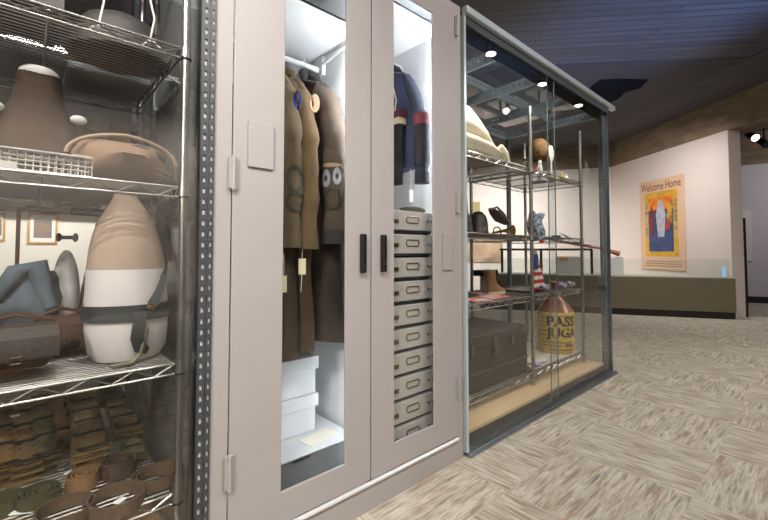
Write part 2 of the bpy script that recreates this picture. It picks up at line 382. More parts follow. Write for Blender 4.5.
# long olive display platform with low glass guard
f0 = Vector((7.46, .87, 0)); f1 = Vector((5.75, 3.95, 0)); fd = (f1-f0).normalized(); fnn = Vector((fd.y, -fd.x, 0)); fnn = fnn if fnn.x > 0 else -fnn
PH = .6
pf = thing('display_platform', 'long olive display platform with a black kickboard and low glass guard under the poster', 'platform', tuple(f0))
back1 = f1+fnn*1.3; back0 = f0+fnn*.12
b = B().prism([(f0.x, f0.y), (f1.x, f1.y), (back1.x, back1.y), (back0.x, back0.y)], .1, PH-.02); b.build('body', M('olive_laminate', (112, 103, 82), .5, var=.03), pf)
i0 = fnn*.03
b = B().prism([((f0+i0).x, (f0+i0).y), ((f1+i0).x, (f1+i0).y), (back1.x, back1.y), (back0.x, back0.y)], 0.001, .1); b.build('kickboard', BLACK, pf)
b = B().prism([((f0).x, (f0).y), ((f1).x, (f1).y), (back1.x, back1.y), (back0.x, back0.y)], PH-.02, PH); b.build('top', M('pale_platform_top', (196, 192, 184), .5), pf)
g0 = f0+fnn*.03+fd*.05
b = B().slab([g0+Vector((0, 0, PH)), f1+fnn*.03+Vector((0, 0, PH)), f1+fnn*.03+Vector((0, 0, PH+.25)), g0+Vector((0, 0, PH+.25))], fnn*.01)
b.build('glass_guard', glass_mat('green_tinted_glass', (.93, .965, .955), .05), pf)
def plat(px, py, back=.25):
    """point above the platform, on the upright plane `back` metres behind its front"""
    d = ray(px, py); P = f0+fnn*back; t = (P-EYE).dot(fnn)/d.dot(fnn); return EYE+d*t
def pbox(b, x0, x1, ytop, back=.25, dep=.2, z0=PH):
    a = plat(x0, ytop, back); c = plat(x1, ytop, back); zt = (a.z+c.z)/2; a.z = z0; c.z = z0
    return b.slab([a, c, Vector((c.x, c.y, zt)), Vector((a.x, a.y, zt))], fnn*dep)
o = thing('display_block', 'pale grey block with a small orange label on the platform behind the glass case', 'block', tuple(plat(570, 264)*1.0))
o.location.z = PH+.001
pbox(B(), 556.5, 583, 256.5, z0=PH+.001).build('block', M('pale_grey_block', (214, 208, 202), .6), o, bevel=.004)
a = plat(559.5, 257.5, .245); c = plat(568, 257.5, .245)
B().slab([Vector((a.x, a.y, a.z-.045)), Vector((c.x, c.y, a.z-.045)), Vector((c.x, c.y, a.z)), Vector((a.x, a.y, a.z))], -fnn*.003).build('label_card', M('orange_yellow_card', (226, 160, 60), .6), o)
tag(pbox(B(), 610.5, 623.5, 257, z0=PH+.001).build('display_block', M('light_grey_block', (220, 216, 212), .6), bevel=.004), 'plain light grey block on the platform just right of the glass case post', 'block')
# rack and rifle on it
rk = thing('rifle_rack', 'black bar rack standing on the platform under the rifle', 'rack', (plat(592, 270).x, plat(592, 270).y, PH))
b = B(); a = plat(500, 249.5, .35); c = plat(592, 249.5, .35); b.tube([a, c], .018, 8); b.build('bar', BLACK, rk)
for x in (502, 541, 591.5):
    a = plat(x, 249.5, .35); B().tube([Vector((a.x, a.y, PH)), a], .022, 8).build('post', BLACK, rk)
r0 = plat(545, 238.5, .3); r1 = plat(600, 247.5, .3); r2 = plat(619, 254, .3)
rf = thing('rifle', 'old rifle with a reddish wooden stock laid across the black rack', 'rifle', tuple(r1))
B().tube([r0, r0.lerp(r1, .85)], .014, 8).build('barrel', M('gun_steel', (70, 62, 58), .35, .8), rf)
WOODR = M('reddish_gunstock', (150, 76, 44), .4, var=.2, scale=8)
B().tube([r0.lerp(r1, .25)-Vector((0, 0, .02)), r0.lerp(r1, .7)-Vector((0, 0, .022)), r1-Vector((0, 0, .01)), r1.lerp(r2, .35), r2], [.02, .03, .04, .045, .085], 10, flat=.5).build('stock', WOODR, rf, smooth=True)
B().tube([r1-Vector((0, 0, .03)), r1+Vector((0.01, -.01, -.09)), r1.lerp(r2, .3)-Vector((0, 0, .08)), r1.lerp(r2, .35)-Vector((0, 0, .03))], .008, 6).build('trigger_guard', M('gun_steel'), rf)
# small glowing label screen at the end of platform
a = plat(722.5, 263, .06); c = plat(725.5, 263, .06)
tag(B().slab([Vector((a.x, a.y, PH+.001)), Vector((c.x, c.y, PH+.001)), Vector((c.x, c.y, PH+.13)), Vector((a.x, a.y, PH+.13))], fnn*.015).build('label_screen', M('pale_blue_screen', (120, 190, 235), .3, emit=.8)), 'tiny lit blue label screen at the right end of the platform', 'screen')
# dark upright panel edge past the wall end
a = Vector((7.87, .83, 0))
tag(B().slab([a, a+Vector((.05, -.04, 0)), a+Vector((.05, -.04, 1.46)), a+Vector((0, 0, 1.46))], Vector((.03, .05, 0))).build('room_divider', M('black_red_panel', (40, 24, 26), .4)), 'narrow black upright divider standing just past the end of the poster wall', 'panel')
# text panel on the far wall
def farw(px, py, off=.02):
    d = ray(px, py); P = fa-fn_*off; t = (P-EYE).dot(fn_)/d.dot(fn_); return EYE+d*t
a, c, e, g = farw(741, 210), farw(751, 210), farw(751, 261), farw(741, 261)
tag(B().slab([a, c, Vector((c.x, c.y, e.z)), Vector((a.x, a.y, e.z))], fn_*.015).build('wall_text_panel', M('off_white_panel', (216, 212, 212), .6)), 'pale text panel on the far wall beyond the poster wall', 'panel')
# track lights beyond
for i, (px, py, lb) in enumerate(((752, 136, 'black track spotlight glowing white under the far ceiling'), (764, 143, 'unlit black track spotlight at the right edge of the picture, under the far ceiling'))):
    p = atX(px, py, 8.9+.3*i)
    t = thing('track_light', lb, 'spotlight', tuple(p), group='track lights beyond the wall')
    b = B(); b.tube([p+Vector((0, 0, .03)), Vector((p.x, p.y, CZ+.03))], .012, 6); b.build('stem', BLACK, t)
    b = B(); d = Vector((-.5, -.45, -.5)).normalized(); b.tube([p-d*.1, p+d*.08], [.05, .065], 14); b.build('head', BLACK, t, smooth=True)
    if i == 0:
        b = B(); b.tube([p+d*.081, p+d*.09], .055, 14); b.build('lamp', M('lamp_glow', (255, 250, 240), emit=14), t)
# ------------------------------------------------------------------ grey steel cabinet
D = 1.152
CX0, CX1, CYB, CH = .392, 1.532, 1.83, 2.134
cb = thing('storage_cabinet', 'tall grey steel cabinet with two glazed doors, between the two glass cases', 'cabinet', ((CX0+CX1)/2, 1.49, 0))
b = B()
b.box(CX0, .44, D, D+.035, 0, CH); b.box(1.492, CX1, D, D+.035, 0, CH); b.box(.44, 1.492, D, D+.035, 2.112, CH)
b.box(CX0, CX0+.02, D+.035, CYB, 0, CH); b.box(CX1-.02, CX1, D+.035, CYB, 0, CH)
b.box(CX0+.02, CX1-.02, CYB-.02, CYB, 0, CH); b.box(CX0+.02, CX1-.02, D+.035, CYB-.02, 2.11, CH)
b.build('body', PAINT, cb)
B().box(.44, 1.492, D, D+.03, .001, .088).build('plinth', PAINT, cb)
B().tube([(.46, D-.004, .1), (1.488, D-.004, .1)], .0085, 8).build('bottom_strip', M('bright_door_strip', (222, 224, 226), .25, .3), cb, smooth=True)
b = B()
b.box(CX0+.021, CX0+.03, D+.04, CYB-.022, .1, 2.1); b.box(CX1-.03, CX1-.021, D+.04, CYB-.022, .1, 2.1)
b.box(CX0+.03, CX1-.03, CYB-.03, CYB-.021, .1, 2.1); b.box(CX0+.03, CX1-.03, D+.04, CYB-.03, .09, .1); b.box(CX0+.03, CX1-.03, D+.04, CYB-.03, 2.095, 2.108)
b.box(.985, .995, D+.05, CYB-.03, .1, 2.095)
b.build('inner_lining', WHITEIN, cb)
b = B(); b.box(CX0+.031, .984, D+.062, CYB-.031, 1.835, 1.842); b.box(CX0+.031, .984, D+.062, D+.066, 1.822, 1.842); b.build('shelf', WHITEIN, cb)
b = B(); b.box(.996, CX1-.031, D+.075, CYB-.031, 2.035, 2.042); b.box(.996, CX1-.031, D+.075, D+.079, 2.025, 2.042); b.build('shelf', WHITEIN, cb)
B().tube([(CX0+.031, 1.52, 1.775), (.984, 1.52, 1.775)], .012, 10).build('hanging_rod', M('white_rod', (225, 226, 228), .35), cb, smooth=True)
B().tube([(.996, 1.53, 1.955), (CX1-.031, 1.53, 1.955)], .012, 10).build('hanging_rod', M('white_rod'), cb, smooth=True)
b = B(); b.box(.965, .984, 1.485, 1.555, 1.745, 1.83); b.tube([(.972, 1.52, 1.79), (.972, 1.3, 1.812)], .007, 6); b.build('rod_bracket', M('white_rod'), cb)
LT = M('fluorescent_tube', (245, 250, 255), emit=120)
B().tube([(.955, D+.04, 1.3), (.955, D+.04, 1.81)], .007, 8).build('light_tube', LT, cb)
B().tube([(.965, D+.05, .16), (.965, D+.05, .55)], .006, 8).build('light_tube', M('added_tube_low', (245, 250, 255), emit=30), cb)  # added low tube to keep the boxes white
B().tube([(.475, D+.05, 1.2), (.475, D+.05, 1.78)], .006, 8).build('light_tube', M('fluorescent_tube_dim', (250, 245, 235), emit=9), cb)
B().tube([(1.478, D+.04, 1.22), (1.478, D+.04, 1.98)], .007, 8).build('light_tube', M('fluorescent_tube_right', (245, 250, 255), emit=110), cb)
B().tube([(1.01, D+.04, 1.2), (1.01, D+.04, 1.95)], .006, 8).build('light_tube', M('fluorescent_tube_dim'), cb)
B().tube([(.5, D+.035, 2.09), (.97, D+.035, 2.09)], .006, 8).build('light_tube', M('added_tube_low'), cb)  # added top tubes whiten the space above both shelves
B().tube([(1.01, D+.035, 2.09), (1.47, D+.035, 2.09)], .006, 8).build('light_tube', M('added_tube_low'), cb)
def door(x0, x1, wx0, wx1, hinge_x, side):
    z0, z1, wz0, wz1 = .112, 2.108, .208, 2.02
    b = B(); y0, y1 = D-.004, D+.006
    pts = [(x0, z0), (x1, z0), (x1, z1), (x0, z1)]; wp_ = [(wx0, wz0), (wx1, wz0), (wx1, wz1), (wx0, wz1)]
    vs = [(x, y0, z) for x, z in pts]+[(x, y0, z) for x, z in wp_]+[(x, y1, z) for x, z in pts]+[(x, y1, z) for x, z in wp_]
    fs = []
    for i in range(4):
        j = (i+1) % 4
        fs += [(i, j, 4+j, 4+i), (8+i, 12+i, 12+j, 8+j), (i, 8+i, 8+j, j), (4+i, 4+j, 12+j, 12+i)]
    b.add(vs, fs); d = b.build('door', PAINT, cb, bevel=.002)
    B().box(wx0-.008, wx1+.008, y1+.001, y1+.005, wz0-.008, wz1+.008).build('door_glass', GLASS, cb)
    hx = x1-.045 if side > 0 else x0+.05
    hb = B(); hb.box(hx-.0095, hx+.0095, D-.026, D-.0045, .875, 1.018); hb.build('handle', BLACK, cb, bevel=.004)
    hb = B(); hb.tube([(hx, D-.0275, .905), (hx, D-.026, .905)], .004, 10); hb.build('lock', ALU, cb)
    for hz in (.33, 1.18, 2.02):
        hb = B(); hb.box(hinge_x-.012, hinge_x+.012, D-.012, D-.0045, hz-.045, hz+.045); hb.tube([(hinge_x, D-.014, hz-.05), (hinge_x, D-.014, hz+.05)], .006, 8)
        hb.build('hinge', PAINT, cb)
door(.444, .967, .606, .851, .442, 1)
door(.9725, 1.49, 1.088, 1.327, 1.492, -1)
B().box(.9575, .983, D+.008, D+.011, .1, 2.1).build('gap_blocker', M('dark_gap_strip', (60, 52, 44), .6), cb)  # added strip stops interior light leaking through the door gap
B().box(.486, .567, D-.012, D-.0045, 1.205, 1.345).build('cover_plate', PAINT, cb, bevel=.002)
B().box(1.385, 1.45, D-.012, D-.0045, .87, 1.04).build('cover_plate', PAINT, cb, bevel=.002)

# ---- white boxes at the bottom of the left compartment
BOXW = M('white_archive_card', (205, 210, 216), .75, var=.02, scale=5)
bx = thing('archive_box', 'wide flat archive box with a paper slip on its lid, lowest in the cabinet', 'box', (.78, 1.45, .1))
B().box(.62, .955, 1.235, 1.72, .101, .243).build('box_base', M('grey_archive_card', (96, 104, 108), .75, var=.02), bx, bevel=.002)
b = B(); b.box(.615, .96, 1.23, 1.725, .2435, .25); b.build('lid', BOXW, bx, bevel=.002)
b = B(); b.box(.69, .76, 1.2285, 1.2285, .236, .2425); b.build('lid_notch', BLACK, bx)
tag(B().box(.775, .915, 1.27, 1.345, .2505, .2525, rot=.2).build('paper_slip', M('cream_paper', (226, 220, 208), .8)), 'cream paper slip lying on the lid of the lowest white box', 'paper')
for i, (z0, lb) in enumerate(((.2515, 'small white lidded archive box, lower of the pair stacked under the coats'), (.3965, 'small white lidded archive box, upper of the pair stacked under the coats'))):
    t = thing('archive_box', lb, 'box', (.72, 1.5, z0), group='small archive boxes')
    B().box(.6, .868, 1.37, 1.66, z0, z0+.105).build('box_base', BOXW, t, bevel=.002)
    B().box(.595, .878, 1.362, 1.667, z0+.095, z0+.1445).build('lid', BOXW, t, bevel=.002)
t = thing('archive_box', 'dark box on the shelf above the hanging coats', 'box', (.85, 1.45, 1.843))
B().box(.76, .88, 1.36, 1.6, 1.843, 1.93).build('box_base', M('dark_brown_box', (58, 48, 44), .7), t)
B().box(.755, .885, 1.355, 1.605, 1.915, 1.945).build('lid', M('dark_brown_box'), t)

# ---- ten metal file trays
TRAY = M('pale_steel_tray', (182, 177, 172), .45, .1, var=.05, scale=4)
BRASS = M('aged_brass', (120, 96, 66), .4, .8)
tr = []
zs = [.139+.1007*i for i in range(10)]
words = ['lowest', 'second from the bottom', 'third from the bottom', 'fourth from the bottom', 'fifth from the bottom', 'fifth from the top', 'fourth from the top', 'third from the top', 'second from the top', 'topmost']
def tray(z, lb):
    t = thing('file_tray', lb, 'drawer', (1.2, 1.22, z), group='metal file trays')
    B().box(1.045, 1.385, 1.205, 1.7, z, z+.083).build('tray_body', TRAY, t, bevel=.003)
    b = B(); X, zc, w, h = 1.252, z+.046, .034, .013
    b.tube([(X-w, 1.203, zc-h), (X+w, 1.203, zc-h), (X+w+.006, 1.203, zc), (X+w, 1.203, zc+h), (X-w, 1.203, zc+h), (X-w-.006, 1.203, zc)], .0028, 6, close=True)
    b.build('label_holder', BRASS, t)
    B().box(1.14, 1.165, 1.2, 1.2045, z+.028, z+.044).build('clasp', BRASS, t)
    b = B()
    b.tube([(1.347, 1.2045, z+.044), (1.347, 1.198, z+.044)], .006, 8); b.build('knob', ALU, t)
    b = B(); b.tube([(1.372, 1.2045, z+.044), (1.372, 1.198, z+.044)], .006, 8); b.build('knob', ALU, t)
    return t
first = tray(zs[0], 'pale metal file tray with brass label holder, lowest of the ten')
for i in range(1, 10):
    c = dup(first, (1.2, 1.22, zs[i]), label=f'pale metal file tray with brass label holder, {words[i]} of the ten')
rk = thing('tray_rack', 'dark steel rack that carries the stack of metal file trays in the cabinet', 'rack', (1.2, 1.45, .101))
for i in range(10):
    B().box(1.045, 1.385, 1.215, 1.7, zs[i]-.010, zs[i]-.0005).build('runner', SLOT, rk)
for x in (1.036, 1.39): B().box(x, x+.006, 1.24, 1.7, .101, zs[9]+.085).build('side_plate', SLOT, rk)

# ---- hanging clothes
def garment(name, label, cat, X, Yc, zt, length, mats, srad=.052, bodymat=None, w=.235, t=.05, slv=.62, group=None, collar=True, lean=0, sx=1, hemw=1.2, collarmat=None):
    """coat on a hanger, seen from its sleeve; X is its plane, Yc the hook"""
    root = thing(name, label, cat, (X, Yc, zt), group=group)
    body, slm, colm = mats
    rnd = random.Random(int(X*1000)); rings = []; prof = [(0, .05, .5), (-.015, .09, .8), (-.05, .17, .9), (-.10, .95*w, 1), (-.2, 1.02*w, 1.15), (-.4*length, 1.02*w, 1.1), (-.6*length, 1.06*w, 1.1), (-.8*length, 1.13*w, 1.15), (-length, hemw*w, 1.2)]
    ps = []
    for i in range(len(prof)-1):
        for k in range(4):
            f = k/4; ps.append(tuple(prof[i][q]*(1-f)+prof[i+1][q]*f for q in range(3)))
    ps.append(prof[-1]); ph = rnd.random()*6
    for dz, hw, tk in ps:
        ring = []; n = 28; fold = min(1, max(0, -dz/length))*.02
        for j in range(n):
            a = 2*PI*j/n; c, s = math.cos(a), math.sin(a)
            x = t*tk*math.copysign(abs(c)**.7, c); y = hw*math.copysign(abs(s)**.9, s)
            x += fold*math.sin(4*a+ph+dz*1.3)+.004*math.sin(9*a+dz*20); y += .3*fold*math.sin(5*a+ph)
            ring.append((X+x+lean*dz, Yc+y, zt+dz+(.012*math.sin(3*a+ph) if dz == -length else 0)))
        rings.append(ring)
    ob = B().loft(rings).build('body', bodymat or body, root, smooth=True)
    sleeves = []
    for sd in (-1, 1):
        b = B(); P = []; R_ = []; n = 16; rr = []
        for k in range(n+1):
            f = k/n; y = Yc+sd*(.72*w+.075*min(1, f*3.2)+.035*f); z = zt-.055-.05*min(1, f*4)-f*slv*.97
            wob = .004*math.sin(f*30+sd+ph); rad = srad-.008*f+wob*.8; 
            if k == 0: rad *= .6
            ring = []
            for j in range(18):
                a = 2*PI*j/18
                ring.append((X+sx*(rad*1.02*math.cos(a)+.004*math.sin(3*a+f*14+ph))-.018*f, y+rad*1.1*math.sin(a), z+.025*math.sin(a)*sd*(1-f)*-1))
            rr.append(ring)
        b.loft(rr); s_ = b.build('sleeve', slm, root, smooth=True); sleeves.append(s_)
        cu = B(); z = zt-.105-slv*.97; 
        cu.tube([(X-.018, Yc+sd*(.72*w+.11), z+.05), (X-.018, Yc+sd*(.72*w+.11), z-.002)], [srad-.003, srad-.0015], 18); cu.build('cuff', colm, root, smooth=True)
    if collar:
        b = B(); b.tube([(X-.045, Yc-.085, zt-.035), (X-.035, Yc-.055, zt+.018), (X, Yc-.03, zt+.032), (X+.035, Yc-.05, zt+.018), (X+.045, Yc-.085, zt-.035)], [.012, .02, .022, .02, .012], 8); b.build('collar', colm, root, smooth=True)
    return root, ob, sleeves
def hanger(X, Yc, zrod, zt, label):
    h = thing('coat_hanger', label, 'hanger', (X, Yc, zt))
    b = B(); b.tube([(X, Yc+.012*math.cos(a)-.0, zrod+.006+.018*math.sin(a)) for a in [math.radians(q) for q in range(-20, 201, 20)]]+[(X, Yc-.015, zrod-.01), (X, Yc, zrod-.03), (X, Yc, zt-.005)], .0025, 6); b.build('hook', M('white_rod'), h)
    b = B(); b.tube([(X, Yc-.075, zt-.045), (X, Yc-.04, zt-.03), (X, Yc, zt-.02), (X, Yc+.04, zt-.03), (X, Yc+.075, zt-.045)], .007, 8); b.build('shoulder_bar', M('white_rod'), h, smooth=True)
WOOL1 = M('olive_brown_wool', (82, 70, 49), .95, var=.12, scale=30, bump=.3, bscale=220)
WOOL2 = M('khaki_wool', (86, 67, 41), .95, var=.1, scale=30, bump=.3, bscale=220)
WOOL3 = M('dark_brown_wool', (72, 60, 50), .95, var=.12, scale=26, bump=.3, bscale=220)
DKCOL = M('charcoal_collar', (44, 40, 38), .9)
specs = [(.700, 1.675, 1.10, WOOL1, WOOL1, 'olive brown wool army coat with a blue shoulder patch, leftmost on the rod'),
         (.768, 1.67, 1.085, WOOL2, WOOL2, 'khaki wool army coat with a round red shoulder patch, middle coat on the rod'),
         (.892, 1.69, 1.085, WOOL3, DKCOL, 'dark brown wool coat with a pale ringed badge low on its sleeve, rightmost coat')]
coats = []
for i, (x, zt, ln, m, cm, lb) in enumerate(specs):
    coats.append(garment('army_coat', lb, 'coat', x, 1.52, zt, ln, (m, m, cm), w=.225, t=(.034, .034, .05)[i], srad=(.045, .045, .05)[i], group='coats on the rod', bodymat=M('shaded_wool_body_%d' % i, ((58, 46, 30), (62, 44, 24), (50, 40, 32))[i], .95, var=.12, scale=26)))  # bodies coloured darker than the sleeves, shade painted into the wool
    hanger(x+.0, 1.52, 1.775, zt+.01, ['white coat hanger holding the olive brown coat with blue patch', 'white coat hanger holding the khaki coat with red patch', 'white coat hanger holding the dark brown coat'][i])
def lay(coat, mats_pts):
    root, body, sl = coat; bv = world_bvh([body]+sl)
    for nm, c, rx, rz, mat, inner, lift in mats_pts:
        b = B(); vd = c-EYE; patch(b, bv, c, rx, rz, d=(vd.x, vd.y, 0), inner=inner, lift=lift); b.build(nm, mat, root)
BLU = M('blue_patch_cloth', (46, 66, 130), .8); RED = M('red_patch_cloth', (176, 52, 40), .8); CRM = M('cream_patch_cloth', (214, 200, 168), .8)
lay(coats[0], [('shoulder_patch', atY(297, 100, 1.27), .016, .038, BLU, 0, .003), ('patch_emblem', atY(297, 99, 1.27), .003, .026, CRM, 0, .005), ('patch_border', atY(297, 100, 1.27), .019, .042, M('tan_patch_cloth', (150, 110, 70), .8), .9, .004),
               ('cord_loop', atY(295, 180, 1.24), .03, .05, M('dark_green_cord', (44, 46, 34), .8), .75, .004), ('cord_loop', atY(296, 203, 1.24), .035, .035, M('dark_green_cord'), .75, .004)])
lay(coats[1], [('shoulder_patch', atY(315, 103, 1.28), .018, .036, CRM, 0, .003), ('patch_emblem', atY(315, 104, 1.28), .012, .025, RED, 0, .005)])
lay(coats[2], [('sleeve_badge', atY(326, 178, 1.25), .016, .034, M('pale_badge', (136, 142, 148), .5), .35, .004), ('sleeve_badge', atY(337, 178, 1.25), .016, .034, M('pale_badge'), .35, .004), ('badge_band', atY(331, 166, 1.25), .04, .008, M('tan_cord', (150, 130, 96), .8), 0, .004),
               ('cord_loop', atY(332, 200, 1.25), .035, .04, M('dark_green_cord'), .8, .004)])
# star-spangled cloth at left of the coats
t = thing('draped_flag', 'starry dark flag with a rust red lower part hanging left of the coats', 'flag', (.625, 1.5, .6))
def sheet(b, x, y0, y1, z0, z1, amp=.006, th=.004, n=14):
    A = []; C = []
    for k in range(n+1):
        f = k/n; y = y0+(y1-y0)*f; xx = x+amp*math.sin(f*17); A.append((xx, y, z0)); C.append((xx, y, z1))
    vs = A+C+[(p[0]+th, p[1], p[2]) for p in A]+[(p[0]+th, p[1], p[2]) for p in C]; N_ = n+1; fs = []
    for k in range(n): fs += [(k, k+1, N_+k+1, N_+k), (2*N_+k, 3*N_+k, 3*N_+k+1, 2*N_+k+1), (k, 2*N_+k, 2*N_+k+1, k+1), (N_+k, N_+k+1, 3*N_+k+1, 3*N_+k)]
    fs += [(0, N_, 3*N_, 2*N_), (n, 2*N_+n, 3*N_+n, N_+n)]
    b.add(vs, fs)
b = B(); sheet(b, .625, 1.28, 1.7, 1.2, 1.66); b.build('star_field', M('dark_star_cloth', (50, 44, 42), .9, col2=(84, 76, 66), scale=45), t)
b = B(); sheet(b, .625, 1.28, 1.7, .98, 1.2); b.build('rust_panel', M('rust_cloth', (150, 80, 34), .9, var=.1), t)
b = B(); sheet(b, .625, 1.28, 1.7, .66, .98); b.build('brown_panel', M('dark_maroon_cloth', (62, 38, 30), .9, var=.1), t)
for k in range(2): B().tube([(.627, 1.4+.2*k, 1.66), (.627, 1.5+.03*k, 1.72), (.627, 1.56, 1.788)], .002, 6).build('hanging_cord', M('white_rod'), t)
# tags
def htag(name, label, p, w, h, top, mat, string=True, below=0):
    t = thing(name, label, 'tag', tuple(p))
    B().slab([(p.x-w/2, p.y, p.z-h/2), (p.x+w/2, p.y-.004, p.z-h/2), (p.x+w/2, p.y-.004, p.z+h/2), (p.x-w/2, p.y, p.z+h/2)], (0, .002, 0)).build('card', mat, t)
    B().tube([(p.x, p.y, p.z+h/2), (p.x+.003, p.y+.003, (p.z+h/2+top)/2), (p.x+.002, p.y+.006, top)], .0013, 5).build('string', M('white_string', (205, 200, 190), .8), t)
    if below: B().tube([(p.x, p.y, p.z-h/2), (p.x-.004, p.y, p.z-h/2-below)], .0016, 5).build('string', M('white_string'), t)
    return t
CRT = M('cream_tag_card', (216, 206, 172), .8)
p = atY(302, 266.5, 1.225); htag('paper_tag', 'cream paper tag on a long string in front of the coats', p, .026, .055, atY(302, 236, 1.24).z, CRT, below=.06)
p = atY(283.5, 284, 1.21); htag('paper_tag', 'cream paper tag half hidden at the left edge of the coat window', p, .02, .055, p.z+.1, CRT)
# right compartment jacket and trousers
NAVY = M('navy_wool', (26, 30, 46), .9, var=.15, scale=20); BLUEG = M('faded_blue_cloth', (52, 58, 84), .9, var=.2, scale=9)
root, bd_, sl_ = garment('uniform_jacket', 'dark navy and faded blue jacket hanging in the right half of the cabinet', 'jacket', 1.395, 1.53, 1.885, .52, (BLUEG, NAVY, M('black_cuff', (20, 19, 24), .9)), w=.22, t=.035, slv=.52, lean=-.02, srad=.037, hemw=1.0)
B().tube([(1.379, 1.268, 1.60), (1.377, 1.264, 1.545)], .0385, 16).build('sleeve_band', M('maroon_wool', (84, 26, 34), .9), root, smooth=True)
b = B(); b.tube([(1.352, 1.44, 1.80), (1.342, 1.4, 1.7), (1.342, 1.42, 1.6)], [.003, .004, .003], 8); b.build('white_piping', M('cream_patch_cloth'), root)
hanger(1.395, 1.53, 1.955, 1.895, 'white coat hanger holding the navy jacket on the right')
t = thing('uniform_trousers', 'black trousers with a maroon and cream waistband hanging under the navy jacket', 'trousers', (1.36, 1.5, 1.25))
for yy in (1.4, 1.52):
    B().loft([[(1.34+.022*math.cos(a), yy+.05*math.sin(a)*(1-.15*f), 1.62-.34*f) for a in [2*PI*j/14 for j in range(14)]] for f in [k/6 for k in range(7)]]).build('trouser_leg', M('black_wool', (26, 25, 30), .9, var=.2), t, smooth=True)
B().box(1.316, 1.36, 1.345, 1.57, 1.6, 1.635).build('waistband', M('maroon_wool'), t)
B().box(1.314, 1.36, 1.35, 1.42, 1.57, 1.6).build('cream_trim', M('cream_patch_cloth'), t)
p = atY(411, 196, 1.25); htag('paper_tag', 'white paper tag hanging by a string from the navy sleeve', p, .02, .055, 1.33, M('white_tag_card', (232, 232, 230), .8))
B().tube([(1.3765, 1.2635, 1.544), (1.3755, 1.262, 1.36)], .038, 16).build('lower_sleeve', M('black_cuff'), root, smooth=True)
c = Vector((1.34, 1.3, zs[9]+.0835))
t = thing('garrison_cap', 'flat dark green cap lying on the topmost metal tray', 'cap', tuple(c))
B().blob((c.x, c.y, c.z+.018), (.075, .05, .018), fn=lambda d: 1+.15*d.x).build('crown', M('dark_green_felt', (58, 56, 36), .95, var=.15), t, smooth=True)
B().blob((c.x-.03, c.y-.01, c.z+.008), (.08, .055, .0075)).build('fold', M('dark_green_felt'), t, smooth=True)
t = thing('paper_slip', 'small white paper slip and string left of the green cap', 'paper', (1.2, 1.27, zs[9]+.08))
B().box(1.17, 1.24, 1.25, 1.3, zs[9]+.0835, zs[9]+.0855, rot=.3).build('slip', M('white_tag_card'), t)
B().tube([(1.2, 1.27, zs[9]+.083), (1.21, 1.3, zs[9]+.15), (1.215, 1.3, zs[9]+.2)], .002, 5).build('string', M('white_string'), t)
# ------------------------------------------------------------------ display cases
def slotted(b, x, y, ax, z0, z1, w=.038, th=.003, pitch=.03, sw=.007, sh=.014, off=.5):
    """plate with a row of slots, lying along axis ax ('x' or 'y') from (x,y)"""
    def bx(u0, u1, a, c):
        if ax == 'x': b.box(x+u0, x+u1, y, y+th, a, c)
        else: b.box(x, x+th, y+u0, y+u1, a, c)
    u = w*off; bx(0, u-sw/2, z0, z1); bx(u+sw/2, w, z0, z1)
    z = z0
    while z < z1-pitch: bx(u-sw/2, u+sw/2, z, z+pitch-sh); z += pitch
    bx(u-sw/2, u+sw/2, z, z1)
def slotted_h(b, p, axis, L, w=.045, th=.003, pitch=.04, lip=.02):
    """horizontal slotted rail from p along 'x' or 'y' : web upright, small lips"""
    x, y, z = p; n = int(L/pitch)
    def bx(u0, u1, a, c):
        if axis == 'x': b.box(x+u0, x+u1, y, y+th, z+a, z+c)
        else: b.box(x, x+th, y+u0, y+u1, z+a, z+c)
    bx(0, L, 0, w*.4); bx(0, L, w*.6, w)
    for k in range(n): bx(k*pitch, k*pitch+pitch-.014, w*.4, w*.6)
    bx(n*pitch, L, w*.4, w*.6)
    if axis == 'x': b.box(x, x+L, y, y+lip, z-th, z)
    else: b.box(x, x+lip, y, y+L, z-th, z)
KX0, KX1, KYB, KH = 1.548, 3.45, 2.06, 2.1
kc = thing('glass_display_case', 'large steel-framed glass display case right of the grey cabinet, with a polished top rail', 'display case', ((KX0+KX1)/2, 1.6, 0))
b = B(); b.box(KX0-.008, KX1+.09, D-.035, D-.002, 2.1, 2.135); b.build('top_rail', RAIL, kc, bevel=.004)
b = B(); b.box(KX0, KX1+.03, D-.002, D+.075, 2.096, 2.108); b.box(KX0, KX1+.03, D+.065, D+.07, 2.03, 2.096); b.box(KX0, KX1, D-.012, D-.004, 2.06, 2.1); b.build('rail_channel', SLOT, kc)
b = B(); b.box(KX0, KX1+.03, D-.02, D+.02, 0.0005, .022); b.box(KX0, KX1+.03, D-.03, D-.02, 0.0005, .012); b.build('bottom_rail', STEELD, kc)
b = B(); b.box(KX0-.006, KX0+.008, D-.015, D+.02, .022, 2.1); b.build('side_strip', RAIL, kc)
b = B(); b.box(KX0, KX1, D+.02, KYB, .0005, .02); b.build('deck', M('charcoal_deck', (58, 58, 60), .4), kc)
for (x, y, sx, sy) in ((KX1-.042, D+.022, 1, 1), (KX1-.042, KYB-.05, 1, 1), (KX0, KYB-.05, 1, 1)):
    b = B(); slotted(b, x, y, 'x', .02, 2.096, w=.042, pitch=.032); slotted(b, x+(.039 if x > 2 else 0), y+.003, 'y', .02, 2.096, w=.045, pitch=.032); b.build('slotted_post', SLOTR, kc)
    B().box(x+.012, x+.03, y+.0035, y+.004, .03, 2.09).build('slot_light_strip', M('pale_slot_light', (205, 200, 192), .8), kc)  # pale strip painted for the light showing through the slots
b = B(); b.box(KX1-.002, KX1+.006, D-.004, D+.02, .022, 2.1); b.build('corner_trim', STEELD, kc)
